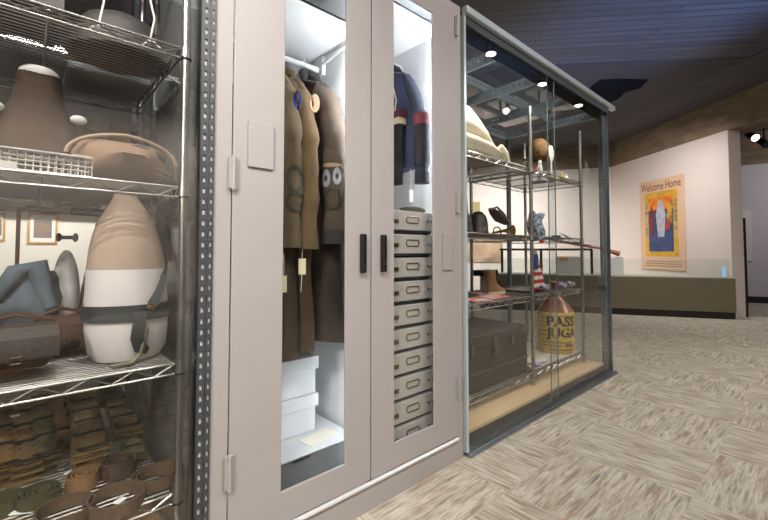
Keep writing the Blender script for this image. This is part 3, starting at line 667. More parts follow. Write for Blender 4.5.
# top : beams over the case
for x in (1.95, 2.42, 2.93, 3.4):
    b = B(); slotted_h(b, (x, D+.075, 2.04), 'y', KYB-D-.1, w=.06); b.build('roof_beam', BLUESTEEL, kc)
for y in (1.6, KYB-.03):
    b = B(); slotted_h(b, (KX0+.01, y, 2.105 if y < 2 else 2.045), 'x', KX1-KX0-.02, w=.055); b.build('roof_beam', BLUESTEEL, kc)
B().box(KX0+.01, KX1+.0, D+.078, KYB, 2.166, 2.172).build('roof_glass', GLASS, kc)
for (x0, x1, y) in ((KX0+.009, 2.52, D), (2.447, KX1-.003, D+.010)):
    B().box(x0, x1, y, y+.005, .023, 2.094).build('front_glass', GLASS, kc)
b = B(); b.box(2.5195, 2.5205, D-.001, D+.006, .023, 2.094); b.box(2.4455, 2.4465, D+.009, D+.016, .023, 2.094); b.build('glass_edge', GLASS_EDGE, kc)
B().box(KX1+.0, KX1+.005, D+.02, KYB, .02, 2.096).build('side_glass', GLASS, kc)
B().box(KX0, KX1, KYB, KYB+.005, .02, 2.096).build('back_glass', GLASS, kc)
B().box(KX0+.02, KX1-.05, 1.205, 2.0, .0205, .064).build('platform_base', M('dark_platform_edge', (62, 58, 56), .5), kc)
B().box(KX0+.02, KX1-.05, 1.195, 2.0, .0645, .08).build('platform_board', M('plywood_board', (198, 172, 134), .55, var=.06, scale=4, stretch=(.6, 6, 1)), kc)
# three small lamps clipped under the top rail
for i, (x, w) in enumerate(((1.85, 'nearest the grey cabinet'), (2.44, 'in the middle of the top rail'), (3.0, 'nearest the far corner of the case'))):
    t = thing('clip_lamp', 'small bright clip-on lamp under the top rail, '+w, 'lamp', (x, D+.04, 2.09), group='clip lamps of the glass case')
    b = B(); b.box(x-.012, x+.012, D+.03, D+.055, 2.06, 2.095); b.tube([(x, D+.045, 2.06), (x, D+.05, 2.04)], .006, 6); b.build('bracket', BRASS, t)
    b = B(); b.tube([(x+.02, D+.05, 2.052), (x+.02, D+.05, 2.036)], [.03, .034], 16); b.build('lamp_head', ALU, t, smooth=True)
    b = B(); b.tube([(x+.02, D+.05, 2.0355), (x+.02, D+.05, 2.034)], .027, 16); b.build('lamp_disc', M('warm_lamp_disc', (255, 236, 205), emit=9), t)

# ------------------------------------------------------------------ wire shelving
def wire_deck(x0, x1, y0, y1, z, pitch=.021):
    b = B()
    for y in (y0, y1):
        for dz in (0, -.03): b.tube([(x0, y, z+dz), (x1, y, z+dz)], .0035, 5)
        n = int((x1-x0)/.05); pts = []
        for k in range(n+1): pts.append((x0+(x1-x0)*k/n, y, z-.002 if k % 2 == 0 else z-.028))
        b.tube(pts, .0028, 4)
    for x in (x0, x1):
        for dz in (0, -.03): b.tube([(x, y0, z+dz), (x, y1, z+dz)], .0035, 5)
        n = int((y1-y0)/.04); b.tube([(x, y0+(y1-y0)*k/n, z-.002 if k % 2 == 0 else z-.028) for k in range(n+1)], .0028, 4)
    k = 1
    while y0+k*pitch < y1: b.tube([(x0, y0+k*pitch, z), (x1, y0+k*pitch, z)], .0021, 4); k += 1
    n = max(2, round((x1-x0)/.3))
    for k in range(1, n): x = x0+(x1-x0)*k/n; b.tube([(x, y0, z-.006), (x, y1, z-.006)], .0035, 5)
    return b
def wire_post(x, y, z0, z1):
    b = B(); b.tube([(x, y, z0), (x, y, z1)], .0115, 12)
    z = z0+.05
    while z < z1: b.tube([(x, y, z), (x, y, z+.003)], .0122, 12); z += .05
    return b
def shelving(label, xs, y0, y1, z0, z1, decks, skip=()):
    t = thing('wire_shelving_unit', label, 'shelving', ((xs[0]+xs[-1])/2, (y0+y1)/2, z0))
    for x in xs:
        for y in (y0, y1):
            p = wire_post(x, y, z0, z1).build('post', STEEL, t, smooth=True)
            b = B()
            for zd in decks: b.tube([(x, y, zd-.036), (x, y, zd-.031)], .0165, 12)
            b.build('black_ring', BLACK, p)
            b = B()
            for zd in decks: b.tube([(x, y, zd-.031), (x, y, zd+.006)], [.0155, .0135], 12)
            b.build('shelf_collar', STEEL, p, smooth=True)
    for zd in decks:
        for xa, xb in zip(xs[:-1], xs[1:]): wire_deck(xa+.016, xb-.016, y0, y1, zd-.004).build('wire_shelf', STEEL, t)
    return t
RZ = [.165, .665, 1.062, 1.515]
shelving('two-bay chrome wire shelving unit inside the large glass case', [1.6, 2.5, 3.31], 1.31, 1.79, .081, 1.93, RZ)
LZ = [atY(188, 488, 1.3).z+.0, .625, 1.15, 1.575]; LZ[0] = .25
shelving('chrome wire shelving unit behind the glass at the left edge of the picture', [-.6, .352], 1.3, 1.95, .021, 2.1, LZ)

# ------------------------------------------------------------------ left glass case
lk = thing('glass_display_case', 'tall glass display case with slotted grey posts left of the grey cabinet', 'display case', (-.2, 1.6, 0))
b = B(); slotted(b, .352, D-.002, 'x', .02, 2.13, w=.022, pitch=.03, sw=.0075, sh=.016, off=.55); b.build('slotted_post', SLOT, lk)
b = B(); slotted(b, .375, D-.006, 'x', .02, 2.13, w=.0145, pitch=.03, sw=.005, off=.5, th=.002); b.build('slotted_post', SLOT, lk)
B().box(.3535, .373, D+.003, D+.0035, .02, 2.13).build('slot_light_strip', M('pale_slot_light', (205, 200, 192), .8), lk)  # both added pale strips stand for light through the slots
B().box(.376, .389, D-.002, D-.0015, .02, 2.13).build('slot_light_strip', M('pale_slot_light'), lk)
b = B(); slotted(b, .352, D+.004, 'y', .02, 2.13, w=.035, pitch=.03); b.build('slotted_post', SLOT, lk)
b = B(); b.box(.35, .352, D-.004, D+.03, .02, 2.13); b.build('corner_trim', BLACK, lk)
B().box(-1.0, .35, D+.002, D+.007, .02, 2.13).build('front_glass', GLASS, lk)
B().box(.376, .38, D+.04, KYB, .02, 2.13).build('side_glass', GLASS, lk)
B().box(-1.0, .35, KYB+.01, KYB+.015, .02, 2.13).build('back_glass', GLASS, lk)
b = B(); b.box(-1.0, .388, D-.01, D+.03, .0005, .02); b.build('bottom_rail', STEELD, lk)
B().box(-1.0, .38, D+.03, KYB, .0005, .02).build('deck', M('tan_deck_board', (150, 120, 90), .7), lk)
for x in (-1.0,): 
    b = B(); slotted(b, x-.04, D, 'x', .02, 2.13); b.build('slotted_post', SLOT, lk)
b = B(); slotted(b, .335, KYB-.03, 'x', .02, 2.13); b.build('slotted_post', SLOT, lk)
for y in (D+.04, 1.6, KYB-.03):
    b = B(); slotted_h(b, (-1.0, y, 2.14), 'x', 1.35); b.build('roof_beam', BLUESTEEL, lk)
# added tan board stands in for a brown reflection on the glass
a0 = atY(104, 270, 2.03)
tag(B().box(a0.x, .33, 2.02, 2.028, atY(104, 262, 2.03).z, atY(104, 122, 2.03).z).build('tone_board', M('tan_reflection_tone', (150, 122, 98), .8, var=.06, scale=3)), 'added tan board behind the white form, standing in for a glass reflection', 'board')
tag(B().box(-.25, atY(104, 262, 2.03).x-.02, 2.0, 2.01, atY(50, 213, 2.0).z, atY(50, 122, 2.0).z).build('tone_board', M('dark_backing_board', (92, 78, 66), .8, var=.12, scale=3)), 'dark brown board hung behind the second shelf of the left glass case', 'board')

# framed pictures on the gallery wall beyond
FR = M('thin_gold_frame', (190, 140, 70), .4, .5)
for nm, q, lb in (('a', (27, 58, 214, 244), 'gold-framed landscape picture on the white wall seen through the left case'), ('b', (-14, 6, 214, 241), 'gold-framed picture cut by the left edge of the picture')):
    p0 = atY(q[0], q[3], 13.99); p1 = atY(q[1], q[2], 13.99); t = thing('framed_picture', lb, 'picture', (p0.x, 13.99, p0.z))
    B().box(p0.x, p1.x, 13.95, 13.99, p0.z, p1.z).build('frame', FR, t)
    B().box(p0.x+.05, p1.x-.05, 13.94, 13.949, p0.z+.05, p1.z-.05).build('mount', M('white_mount', (232, 230, 224), .7), t)
    w = (p1.x-p0.x)*.2; h = (p1.z-p0.z)*.2
    B().box(p0.x+w, p1.x-w, 13.93, 13.939, p0.z+h, p1.z-h).build('print', M('blue_brown_print', (70, 86, 116), .7, col2=(150, 112, 70), scale=2.5), t)
# ------------------------------------------------------------------ contents of the left case
z3, z2, z1s, z4 = LZ[1]+.001, LZ[2]+.001, LZ[3]+.001, LZ[0]+.001
# white bottle-shaped torso form
sil = [(195, 113, 138), (199, 112, 139), (205, 109, 144), (212, 104, 149), (222, 97, 154), (235, 91, 159), (250, 87, 163), (270, 84, 166), (300, 82, 168), (330, 82, 168), (348, 85, 166), (358, 92, 160)]
YT = 1.47; rings = []
for y, xl, xr in reversed(sil):
    a = atY(xl, y, YT); c = atY(xr, y, YT); zc = (a.z+c.z)/2; hw = abs(c.x-a.x)/2*.97; cx = (a.x+c.x)/2
    rings.append((zc, hw, cx))
zb = rings[0][0]; zt_ = rings[-1][0]
rings = [(z3+(z-zb)*(zt_-z3)/(zt_-zb), hw, cx) for z, hw, cx in rings]
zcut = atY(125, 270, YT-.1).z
def ring_pts(z, hw, cx): return [(cx+hw*math.cos(2*PI*j/32), YT+hw*.78*math.sin(2*PI*j/32), z) for j in range(32)]
def interp(z):
    for (a, b_) in zip(rings[:-1], rings[1:]):
        if a[0] <= z <= b_[0]: f = (z-a[0])/(b_[0]-a[0]); return (z, a[1]+(b_[1]-a[1])*f, a[2]+(b_[2]-a[2])*f)
    return rings[-1]
tf = thing('torso_form', 'white headless torso form wearing a dark belt in the left glass case', 'torso form', (rings[0][2], YT, z3))
low = [ring_pts(*r) for r in rings if r[0] < zcut]+[ring_pts(*interp(zcut))]
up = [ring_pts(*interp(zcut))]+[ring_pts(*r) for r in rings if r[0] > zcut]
lowo = B().loft(low).build('lower_half', M('white_muslin', (196, 188, 186), .85, var=.03, scale=8), tf, smooth=True)
upo = B().loft(up).build('upper_reflection_tan', M('painted_tan_reflection', (158, 136, 120), .85, var=.1, scale=9), tf, smooth=True)  # tan painted on for a reflection in the glass; the form is white
lowo['label'] = 'white lower half'; upo['label'] = 'upper half in a painted tan reflection tone'
# belt with straps : a separate thing worn by the form
bt = thing('belt_with_strap', 'dark green-grey leather belt with a shoulder strap and hanging loop around the torso form', 'belt', (rings[3][2], YT, .77))
LE = M('dark_green_leather', (36, 40, 41), .5, var=.1)
zA = atY(90, 326, YT-.1).z; zB = atY(90, 312, YT-.1).z
def belt_ring(z, add, tilt=0): 
    _, hw, cx = interp(z); return [(cx+(hw+add)*math.cos(2*PI*j/40), YT+(hw*.78+add)*math.sin(2*PI*j/40), z+tilt*math.cos(2*PI*j/40)) for j in range(40)]
zB2 = zB+.008
B().loft([belt_ring(zA, .003), belt_ring(zA, .008), belt_ring(zB2, .008), belt_ring(zB2, .003)], cap=False, close=True).build('belt', LE, bt, smooth=True)
bv = world_bvh([lowo, upo])
def surf(px, py, lift=.006):
    d = ray(px, py).normalized(); h = bv.ray_cast(EYE, d, 4)[0]
    return h-d*lift if h else atY(px, py, YT)
def ribbon(b, pts, w, th=.003):
    """flat strap through pts, width w across, facing the front"""
    pts = [Vector(p) for p in pts]; rr = []
    for i, p in enumerate(pts):
        d = (pts[min(i+1, len(pts)-1)]-pts[max(i-1, 0)]).normalized(); f = Vector((-.2, -1, 0)); s = d.cross(f).normalized(); f = s.cross(d).normalized()
        ww = w[i] if isinstance(w, (list, tuple)) else w
        rr.append([p+s*ww/2-f*th, p-s*ww/2-f*th, p-s*ww/2+f*th, p+s*ww/2+f*th])
    return b.loft(rr)
b = B(); ribbon(b, [surf(x, y) for x, y in ((156.5, 224), (160, 234), (163, 246), (164.5, 260), (163, 275), (159, 290), (153, 303), (149, 312))], [.010, .014, .018, .02, .022, .024, .03, .012]); b.build('shoulder_strap', LE, bt)
b = B(); ribbon(b, [surf(x, y, .012) for x, y in ((141, 311), (139, 325), (137, 338), (140, 348), (147, 350))], [.035, .034, .034, .034, .02], .005); b.build('hanging_loop', LE, bt)
b = B(); b.tube([surf(x, y, .016) for x, y in ((147, 327), (145, 337), (142, 347), (140, 354))]+[Vector((atZ(132, 364, z3).x, atZ(132, 364, z3).y, z3+.004)), Vector((atZ(110, 368, z3).x, atZ(110, 368, z3).y, z3+.004))], .006, 6); b.build('braided_cord', M('olive_cord', (112, 112, 90), .9, var=.2, scale=60), bt)
b = B(); b.tube([surf(151, 306, .012), surf(148, 309, .012)], .008, 8); b.build('ring', BRASS, bt)

BRN = M('worn_brown_leather', (72, 42, 26), .45, var=.25, scale=9, bump=.2); DKL = M('dark_leather', (44, 34, 30), .5, var=.25, scale=9, bump=.2)
OLI = M('olive_canvas', (92, 84, 54), .9, var=.12, scale=30); 
def bag(name, label, cat, c, s, rot, mat, flapm=None, strap=None, seed=1):
    """soft bag with body, flap, strap and buckle; c = base centre"""
    t = thing(name, label, cat, tuple(c)); rnd = random.Random(seed); c = Vector(c)
    fn = lambda d: 1+.06*math.sin(5*d.x+seed)+.05*math.sin(7*d.z+3*d.y+seed)
    def sq(d):
        m = max(abs(d.x), abs(d.y), abs(d.z)); return (1/m)**.55*fn(d)*.86
    B().blob(c+Vector((0, 0, s[2]/2)), (s[0]/2, s[1]/2, s[2]/2*.92), 24, 14, sq, rot).build('bag_body', mat, t, smooth=True)
    R = Matrix.Rotation(rot, 3, 'Z'); q = lambda x, y, z: c+R @ Vector((x*s[0], y*s[1], z*s[2]))
    b = B(); ww = s[0]*.86
    rr = []
    for (y, z) in ((.3, .98), (0, 1.03), (-.35, 1.0), (-.53, .8), (-.56, .55), (-.57, .42)):
        rr.append([q(-.43, y, z), q(.43, y, z), q(.43, y, z)+Vector((0, 0, .004)), q(-.43, y, z)+Vector((0, 0, .004))])
    b.loft(rr); b.build('flap', flapm or mat, t)
    if strap:
        b = B(); b.tube([q(-.5, 0, .7), q(-.42, -.2, 1.1), q(0, -.1, 1.25), q(.42, -.2, 1.1), q(.5, 0, .7)], .006, 6); b.build('strap', strap, t, smooth=True)
    b = B(); b.tube([q(-.05, -.6, .38), q(.05, -.6, .38), q(.05, -.6, .5), q(-.05, -.6, .5)], .002, 5, close=True); b.build('buckle', BRASS, t)
    return t
# shelf behind the form, left part
def onshelf(px, py, z): return atZ(px, py, z)
# shelf 3 (torso shelf) items
bag('leather_satchel', 'dark brown leather satchel at the front left of the torso shelf', 'bag', (-.02, 1.43, z3), (.2, .15, .13), .1, BRN, DKL, BRN, 3)
bag('leather_satchel', 'nearly black leather bag at the left edge, behind the brown satchel', 'bag', (-.14, 1.66, z3), (.22, .18, .17), -.1, DKL, DKL, None, 5)
bag('leather_pouch', 'small dark leather pouch between the brown satchel and the white form', 'pouch', (.085, 1.62, z3), (.14, .1, .12), .3, DKL, BRN, BRN, 8)
t = thing('holster', 'long dark leather holster at the left edge of the torso shelf', 'holster', (-.17, 1.39, z3))
b = B(); b.tube([(-.26, 1.37, z3+.022), (-.17, 1.38, z3+.022), (-.09, 1.40, z3+.018)], [.03, .028, .016], 10, flat=.7); b.build('sheath', DKL, t, smooth=True)
b = B(); ribbon(b, [(-.24, 1.34, z3+.045), (-.18, 1.35, z3+.05), (-.12, 1.36, z3+.044), (-.07, 1.36, z3+.01)], .018); b.build('strap', M('olive_webbing', (104, 92, 60), .9, var=.1), t)
B().tube([(-.2, 1.345, z3+.052), (-.19, 1.345, z3+.07), (-.18, 1.348, z3+.052)], .003, 6).build('buckle', M('yellow_brass', (190, 150, 70), .4, .7), t)
# folded clothes pile on rear
t = thing('folded_uniform', 'blue-grey folded uniform cloth piled behind the satchels on the torso shelf', 'clothes', (-.06, 1.83, z3))
B().blob((0.01, 1.83, z3+.14), (.105, .085, .139), 28, 14, lambda d: 1+.1*math.sin(6*d.x+4*d.z)+.05*math.sin(11*d.z)).build('cloth', M('blue_grey_cloth', (96, 108, 118), .9, var=.25, scale=6), t, smooth=True)
b = B(); b.tube([(-.08, 1.76, z3+.16), (-.02, 1.76, z3+.26), (.03, 1.76, z3+.28), (.07, 1.75, z3+.14)], [.015, .03, .035, .02], 10); b.build('sleeve', M('blue_grey_cloth'), t, smooth=True)
t = thing('cloth_bonnet', 'white cloth bonnet with two dark knobs above it, behind the torso form', 'bonnet', (.12, 1.84, z3+.0))
B().blob((.112, 1.84, z3+.18), (.042, .05, .18), 24, 14, lambda d: 1-.15*max(0, d.z)).build('cloth_cover', M('white_cap_cloth', (214, 212, 208), .9, var=.06), t, smooth=True)
b = B(); b.tube([(.085, 1.84, z3+.378), (.14, 1.84, z3+.378)], .007, 8); b.build('spindle', DKL, t)
for x in (.089, .136):
    B().blob((x, 1.84, z3+.378), (.009, .012, .016)).build('knob', DKL, t, smooth=True)
# thin rifles leaning / lying at the rear of shelf 3
for i, (x0, z0_, x1, z1_, lb) in enumerate(((-.02, .0, -.02, .47, 'upright thin brown rod at the rear, under the left picture frame'), (.19, .0, .3, .45, 'slanted reddish rod leaning beside the white form'), (.14, .0, .21, .44, 'thin slanted rod between the white cap and the form'))):
    tag(B().tube([(x0, 1.9, z3+z0_), (x1, 1.92, z3+z1_)], .006, 8).build('wooden_rod', M('reddish_brown_rod', (112, 60, 44), .5)), lb, 'rod', 'rods behind the form')
tag(B().tube([(.12, 1.8, z2-.055), (.33, 1.8, z2-.06)], .012, 8).build('dark_baton', DKL), 'short dark baton hung under the shelf above the white cap', 'baton')
# --- shelf 2 (second from top) : packs
bc = Vector((atY(38, 120, 1.62).x, 1.62, z2)); bh_ = atY(38, 74, 1.6).z-z2
t = thing('brown_backpack', 'brown pack with a white oval on top, upper left of the left case', 'backpack', tuple(bc))
BCV = M('brown_canvas', (60, 44, 30), .9, var=.15, scale=12)
B().loft([[(bc.x+rx*math.copysign(abs(math.cos(a))**.8, math.cos(a)), bc.y+ry*math.sin(a), z2+bh_*f) for a in [2*PI*j/26 for j in range(26)]] for f, rx, ry in ((0.003, .10, .1), (.12, .105, .11), (.35, .1, .105), (.55, .092, .09), (.66, .078, .08), (.76, .064, .07), (.88, .058, .064), (1.0, .052, .056))]).build('canvas_body', BCV, t, smooth=True)
B().blob((bc.x, bc.y-.01, z2+bh_*1.0), (.05, .052, .026)).build('white_top', M('white_cap_cloth', (214, 212, 208), .9, var=.06), t, smooth=True)
b = B()
for sx in (-1, 1): b.blob((bc.x+sx*.095, bc.y-.06, z2+bh_*.62), (.022, .02, .014))
b.build('pale_lining', M('white_cap_cloth'), t, smooth=True)
b = B(); b.tube([(bc.x-.07, bc.y-.1, z2+bh_*.2), (bc.x, bc.y-.112, z2+bh_*.17), (bc.x+.09, bc.y-.07, z2+bh_*.22)], .008, 8); b.build('strap', BRN, t, smooth=True)
tag(B().blob((bc.x+.17, 1.7, z2+.035), (.075, .09, .034), 24, 10, lambda d: 1+.12*math.sin(7*d.x+5*d.z)).build('dark_glove', DKL), 'crumpled dark leather glove between the brown pack and the haversack', 'glove')
tag(B().blob((bc.x-.2, 1.6, z2+.07), (.07, .09, .069), 24, 12, lambda d: 1+.08*math.sin(6*d.x+5*d.z)).build('grey_cloth', M('pale_grey_cloth', (130, 130, 128), .9, var=.1)), 'crumpled pale grey cloth at the left edge beside the brown pack', 'cloth')
hc = Vector((.225, 1.54, z2))
t = thing('haversack', 'large tan canvas haversack with a dark open flap above the white form', 'bag', tuple(hc))
TAN = M('tan_canvas', (124, 100, 80), .9, var=.1, scale=14)
hz_ = atY(148, 143, 1.5).z-z2
B().blob((hc.x, hc.y, z2+hz_*.5), (.14, .12, hz_*.5), 30, 18, lambda d: (1/max(abs(d.x), abs(d.z)))**.3*(.94+.03*math.sin(6*d.x+3*d.y))).build('canvas_body', TAN, t, smooth=True)
B().blob((hc.x+.03, hc.y-.075, z2+hz_*.66), (.085, .055, hz_*.2), 26, 12, lambda d: 1+.05*math.sin(9*d.x)).build('dark_opening', M('dark_flap_cloth', (58, 44, 36), .8, var=.3, scale=10), t, smooth=True)
b = B(); b.tube([(hc.x+.145*math.cos(a), hc.y-.11+.03*abs(math.cos(a)), z2+hz_*(.55+.42*math.sin(a))) for a in [PI*k/14 for k in range(15)]], .006, 6); b.build('flap_rim', M('pale_canvas_rim', (140, 120, 100), .9), t, smooth=True)
b = B()
for k in (.32, .42): b.tube([(hc.x-.13, hc.y-.09, z2+hz_*(k+.08)), (hc.x-.03, hc.y-.128, z2+hz_*k), (hc.x+.08, hc.y-.122, z2+hz_*(k-.03)), (hc.x+.135, hc.y-.06, z2+hz_*(k-.04))], .004, 6)
b.build('strap', M('pale_canvas_rim'), t)
b = B(); 
wb = thing('wire_basket', 'small chrome wire basket on the second shelf, left of the tan haversack', 'basket', (.03, 1.36, z2))
bx0, bx1, by0, by1, bh = -.05, .13, 1.33, 1.42, .05
for k in range(5):
    z = z2+.004+bh*k/4; b.tube([(bx0, by0, z), (bx1, by0, z), (bx1, by1, z), (bx0, by1, z)], .002, 4, close=True)
for k in range(13): x = bx0+(bx1-bx0)*k/12; b.tube([(x, by1, z2+bh), (x, by1, z2+.004), (x, by0, z2+.004), (x, by0, z2+bh)], .0016, 4)
b.build('wire_mesh', STEEL, wb); 
b = B(); b.tube([(bx0, by0, z2+bh+.004), (bx1, by0, z2+bh+.004), (bx1, by1, z2+bh+.004), (bx0, by1, z2+bh+.004)], .0035, 6, close=True); b.build('rim', STEEL, wb)
tag(B().box(-.35, -.02, 1.305, 1.325, z2, z2+.018).build('white_strip', M('pale_plastic_strip', (176, 168, 164), .5)), 'pale plastic strip along the front of the second shelf, left edge', 'strip')
tag(B().box(-.02, .12, 1.36, 1.41, z2+.058, z2+.062, rot=.1).build('patch_card', M('white_blue_red_card', (200, 190, 200), .6, col2=(150, 90, 110), scale=12)), 'small white card with a blue and pink print on the wire basket', 'card')
tag(B().tube([(-.1, 1.34, z2+.05), (-.09, 1.335, z2+.045), (-.075, 1.33, z2+.02), (-.07, 1.33, z2+.003)], .004, 6).build('looped_cord', M('pink_white_cord', (220, 190, 180), .8)), 'short pinkish white cord curling at the front left of the second shelf', 'cord')
# --- top shelf
t = thing('bowl_helmet', 'large dark steel bowl helmet with white ties at the top of the left case', 'helmet', (.245, 1.52, z1s))
prof = [(.001, .14), (.06, .135), (.1, .115), (.125, .08), (.135, .04), (.145, .012), (.155, .0), (.148, .0), (.14, .01), (.001, .012)]
B().lathe([(r, z+z1s) for r, z in prof], (.215, 1.52, 0), 32, .95, .8).build('shell', M('dark_helmet_paint', (40, 35, 31), .6, var=.2, scale=7), t, smooth=True)
b = B(); 
for x in (.14, .27): b.tube([(x, 1.385, z1s+.02), (x+.012, 1.38, z1s+.1), (x-.005, 1.4, z1s+.2)], .003, 5); b.tube([(x-.02, 1.375, z1s+.004), (x, 1.372, z1s+.03), (x+.03, 1.37, z1s+.006)], .003, 5)
b.build('ties', M('white_string'), t)
bag('dark_pack', 'dark brown pack on the top shelf left of the bowl helmet', 'backpack', (-.02, 1.55, z1s), (.2, .2, .15), 0, DKL, DKL, None, 11)
tag(B().box(.09, .335, 1.68, 1.9, z1s, z1s+.02).build('plastic_tray', M('pale_blue_plastic', (170, 184, 190), .3)), 'pale bluish plastic tray under the bowl helmet on the top shelf', 'tray')
# --- cartridge belts on the bottom shelf
WEB = [M('khaki_webbing', (112, 88, 50), .95, var=.12, scale=40), M('ochre_webbing', (120, 88, 44), .95, var=.12, scale=40), M('green_khaki_webbing', (88, 78, 46), .95, var=.12, scale=40)]
DARK = M('dark_eyelet', (26, 22, 18), .7)
def pouch_mesh(w, l, h, seed):
    rnd = random.Random(seed); b = B()
    b.blob((0, 0, h/2), (w/2, l/2, h/2), 16, 8, lambda d: (1/max(abs(d.x), abs(d.y), abs(d.z)))**.6*.92*(1+.06*math.sin(4*d.x+seed)+.05*math.sin(7*d.y+2*seed)))
    return b
def cart_belt(label, px0, py0, px1, py1, w=.085, layers=3, m=0, z=None, folds=4, zb=0):
    """stack of folded pocketed webbing from the near pixel (px0,py0) back to (px1,py1) on the shelf"""
    a = atZ(px0, py0, z4+.02); c = atZ(px1, py1, z4+.02); a.z = c.z = 0; L_ = (c-a).length; mid = (a+c)/2
    ang = math.atan2(c.y-a.y, c.x-a.x)
    t = thing('cartridge_belt', label, 'belt', (mid.x, mid.y, z4+zb), ang-PI/2, group='folded cartridge belts')
    rnd = random.Random(int(px0*7+py0)); pl_ = L_/folds; hh = .022
    for ly in range(layers):
        b = B(); dx = rnd.uniform(-.006, .006)
        pts = []
        for k in range(13): f = k/12; pts.append((dx, -L_/2+L_*f, ly*hh+.004+.002*math.sin(f*20+ly)))
        rr = [[(x-w/2, y, zz), (x+w/2, y, zz), (x+w/2, y, zz+.004), (x-w/2, y, zz+.004)] for x, y, zz in pts]
        b.loft(rr); b.build('webbing', WEB[m], t, world=False)
        for k in range(folds):
            for sdx in ((-1, 1) if w > .1 else (0,)):
                pw = w*(.5 if sdx else .96)
                pb = pouch_mesh(pw, pl_*.94, hh*1.15, ly*10+k)
                off = Vector((dx+sdx*w*.24+rnd.uniform(-.003, .003), -L_/2+pl_*(k+.5), ly*hh+.004)); pb.v = [v+off for v in pb.v]
                po_ = pb.build('pocket', WEB[(m+(k+ly) % 2*0) % 3], t, world=False, smooth=True)
                if ly == layers-1:
                    e = B()
                    for q in (-.22, .22):
                        e.blob(off+Vector((q*pw, .12*pl_, hh*1.12)), (.0055, .0035, .0018), 8, 4)
                    e.build('eyelets', DARK, po_, world=False)
                    e = B(); e.box(off.x-pw*.44, off.x+pw*.44, off.y-pl_*.47, off.y-pl_*.43, off.z+hh*.75, off.z+hh*1.08); e.build('flap_edge', DARK, po_, world=False)
    return t
cart_belt('ochre folded cartridge belt stack at the left edge of the bottom shelf', 2, 482, -2, 412, w=.08, layers=3, m=1)
cart_belt('wide khaki cartridge belt stack with a round white tag', 26, 478, 22, 410, w=.075, layers=3, m=0)
cart_belt('khaki cartridge belt stack beside the one with the round white tag', 44, 470, 40, 404, w=.075, layers=3, m=2)
cart_belt('short ochre cartridge belt stack topped by an eyelet strap', 62, 450, 60, 412, w=.085, layers=2, m=1, folds=3)
cart_belt('thickest khaki cartridge belt stack, in the middle of the bottom shelf', 92, 462, 82, 402, w=.10, layers=3, m=0, folds=5)
cart_belt('khaki cartridge belt running back to the right corner of the bottom shelf', 129, 432, 113, 396, w=.09, layers=2, m=0, folds=4)
cart_belt('green-khaki cartridge belt lying at the rear under the torso shelf', 40, 408, 84, 398, w=.07, layers=2, m=2, folds=4)
cart_belt('olive folded belt end at the rear beside the right corner belt', 104, 404, 112, 386, w=.085, layers=3, m=2, folds=2)
cart_belt('dark olive pouch end of the right corner belt, beside the brown coil', 136, 456, 132, 438, w=.07, layers=1, m=2, folds=2)
# eyelet strap lying on top of the fourth stack
a = atZ(59, 428, z4+.055); c = atZ(54, 402, z4+.055)
t = thing('eyelet_strap', 'narrow ochre strap punched with eyelet rows, lying on the short stack', 'strap', ((a.x+c.x)/2, (a.y+c.y)/2, z4+.055))
b = B(); ribbonless = [[(p.x-.027, p.y, z4+.055), (p.x+.027, p.y, z4+.055), (p.x+.027, p.y, z4+.059), (p.x-.027, p.y, z4+.059)] for p in (a, a.lerp(c, .5), c)]
b.loft(ribbonless); b.build('webbing', WEB[1], t)
b = B()
for k in range(6):
    p = a.lerp(c, (k+.5)/6)
    for s in (-.017, .017): b.blob((p.x+s, p.y, z4+.0595), (.0035, .0035, .001), 8, 4)
b.build('eyelets', DARK, t)
def coil(label, px, py, r, w, turns, mat, cat='belt', tilt=0, sx=1, name='rolled_belt', rz=0, gap=.011, th=.004, tail=None):
    p = atZ(px, py, z4+w/2); t = thing(name, label, cat, (p.x, p.y, z4), rz, group='rolled belts'); rr = []
    n = int(36*turns)
    for k in range(n+1):
        a = 2*PI*k/36; rad = r-gap*k/36
        for_ = []
        for (dr, dz) in ((0, 0), (th, 0), (th, w), (0, w)): for_.append(((rad+dr)*math.cos(a)*sx, (rad+dr)*math.sin(a), .0005+dz))
        rr.append(for_)
    b = B().loft(rr); b.build('strap', mat, t, world=False)
    b = B(); b.box(r*sx-.004, r*sx+.008, -.008, .008, w*.15, w*.85); b.build('buckle', BRASS, t, world=False)
    return t, p
LEA = M('tan_leather_strap', (126, 94, 60), .6, var=.1); LEB = M('brown_web_strap', (88, 68, 48), .8, var=.1); OLV = M('olive_strap', (70, 66, 36), .8, var=.12)
coil('tightly rolled tan belt behind the small white tag, front of the bottom shelf', 83, 480, .042, .042, 3.2, LEA, rz=.5)
coil('rolled olive green belt with a white tag in front of it', 40, 496, .052, .032, 3.5, OLV, rz=1)
coil('open oval brown belt loop left of the loop with a tag inside', 66, 512, .062, .034, 1.1, LEB, rz=2, gap=.004)
coil('open brown belt loop with a white tag inside it', 116, 500, .066, .034, 1.3, LEB, rz=3.5, gap=.004)
coil('wide flat brown belt coil beside the right shelf post', 157, 477, .062, .03, 2.2, LEB, rz=.2, sx=1.15)
coil('dark brown belt heap between the belts and the wide coil', 118, 466, .05, .04, 2.5, M('dark_brown_web', (70, 50, 36), .8, var=.15), rz=4)
coil('rolled olive belt at the lower left corner', 2, 504, .045, .032, 2.5, OLV, rz=.4)
WT_ = M('white_tag_card')
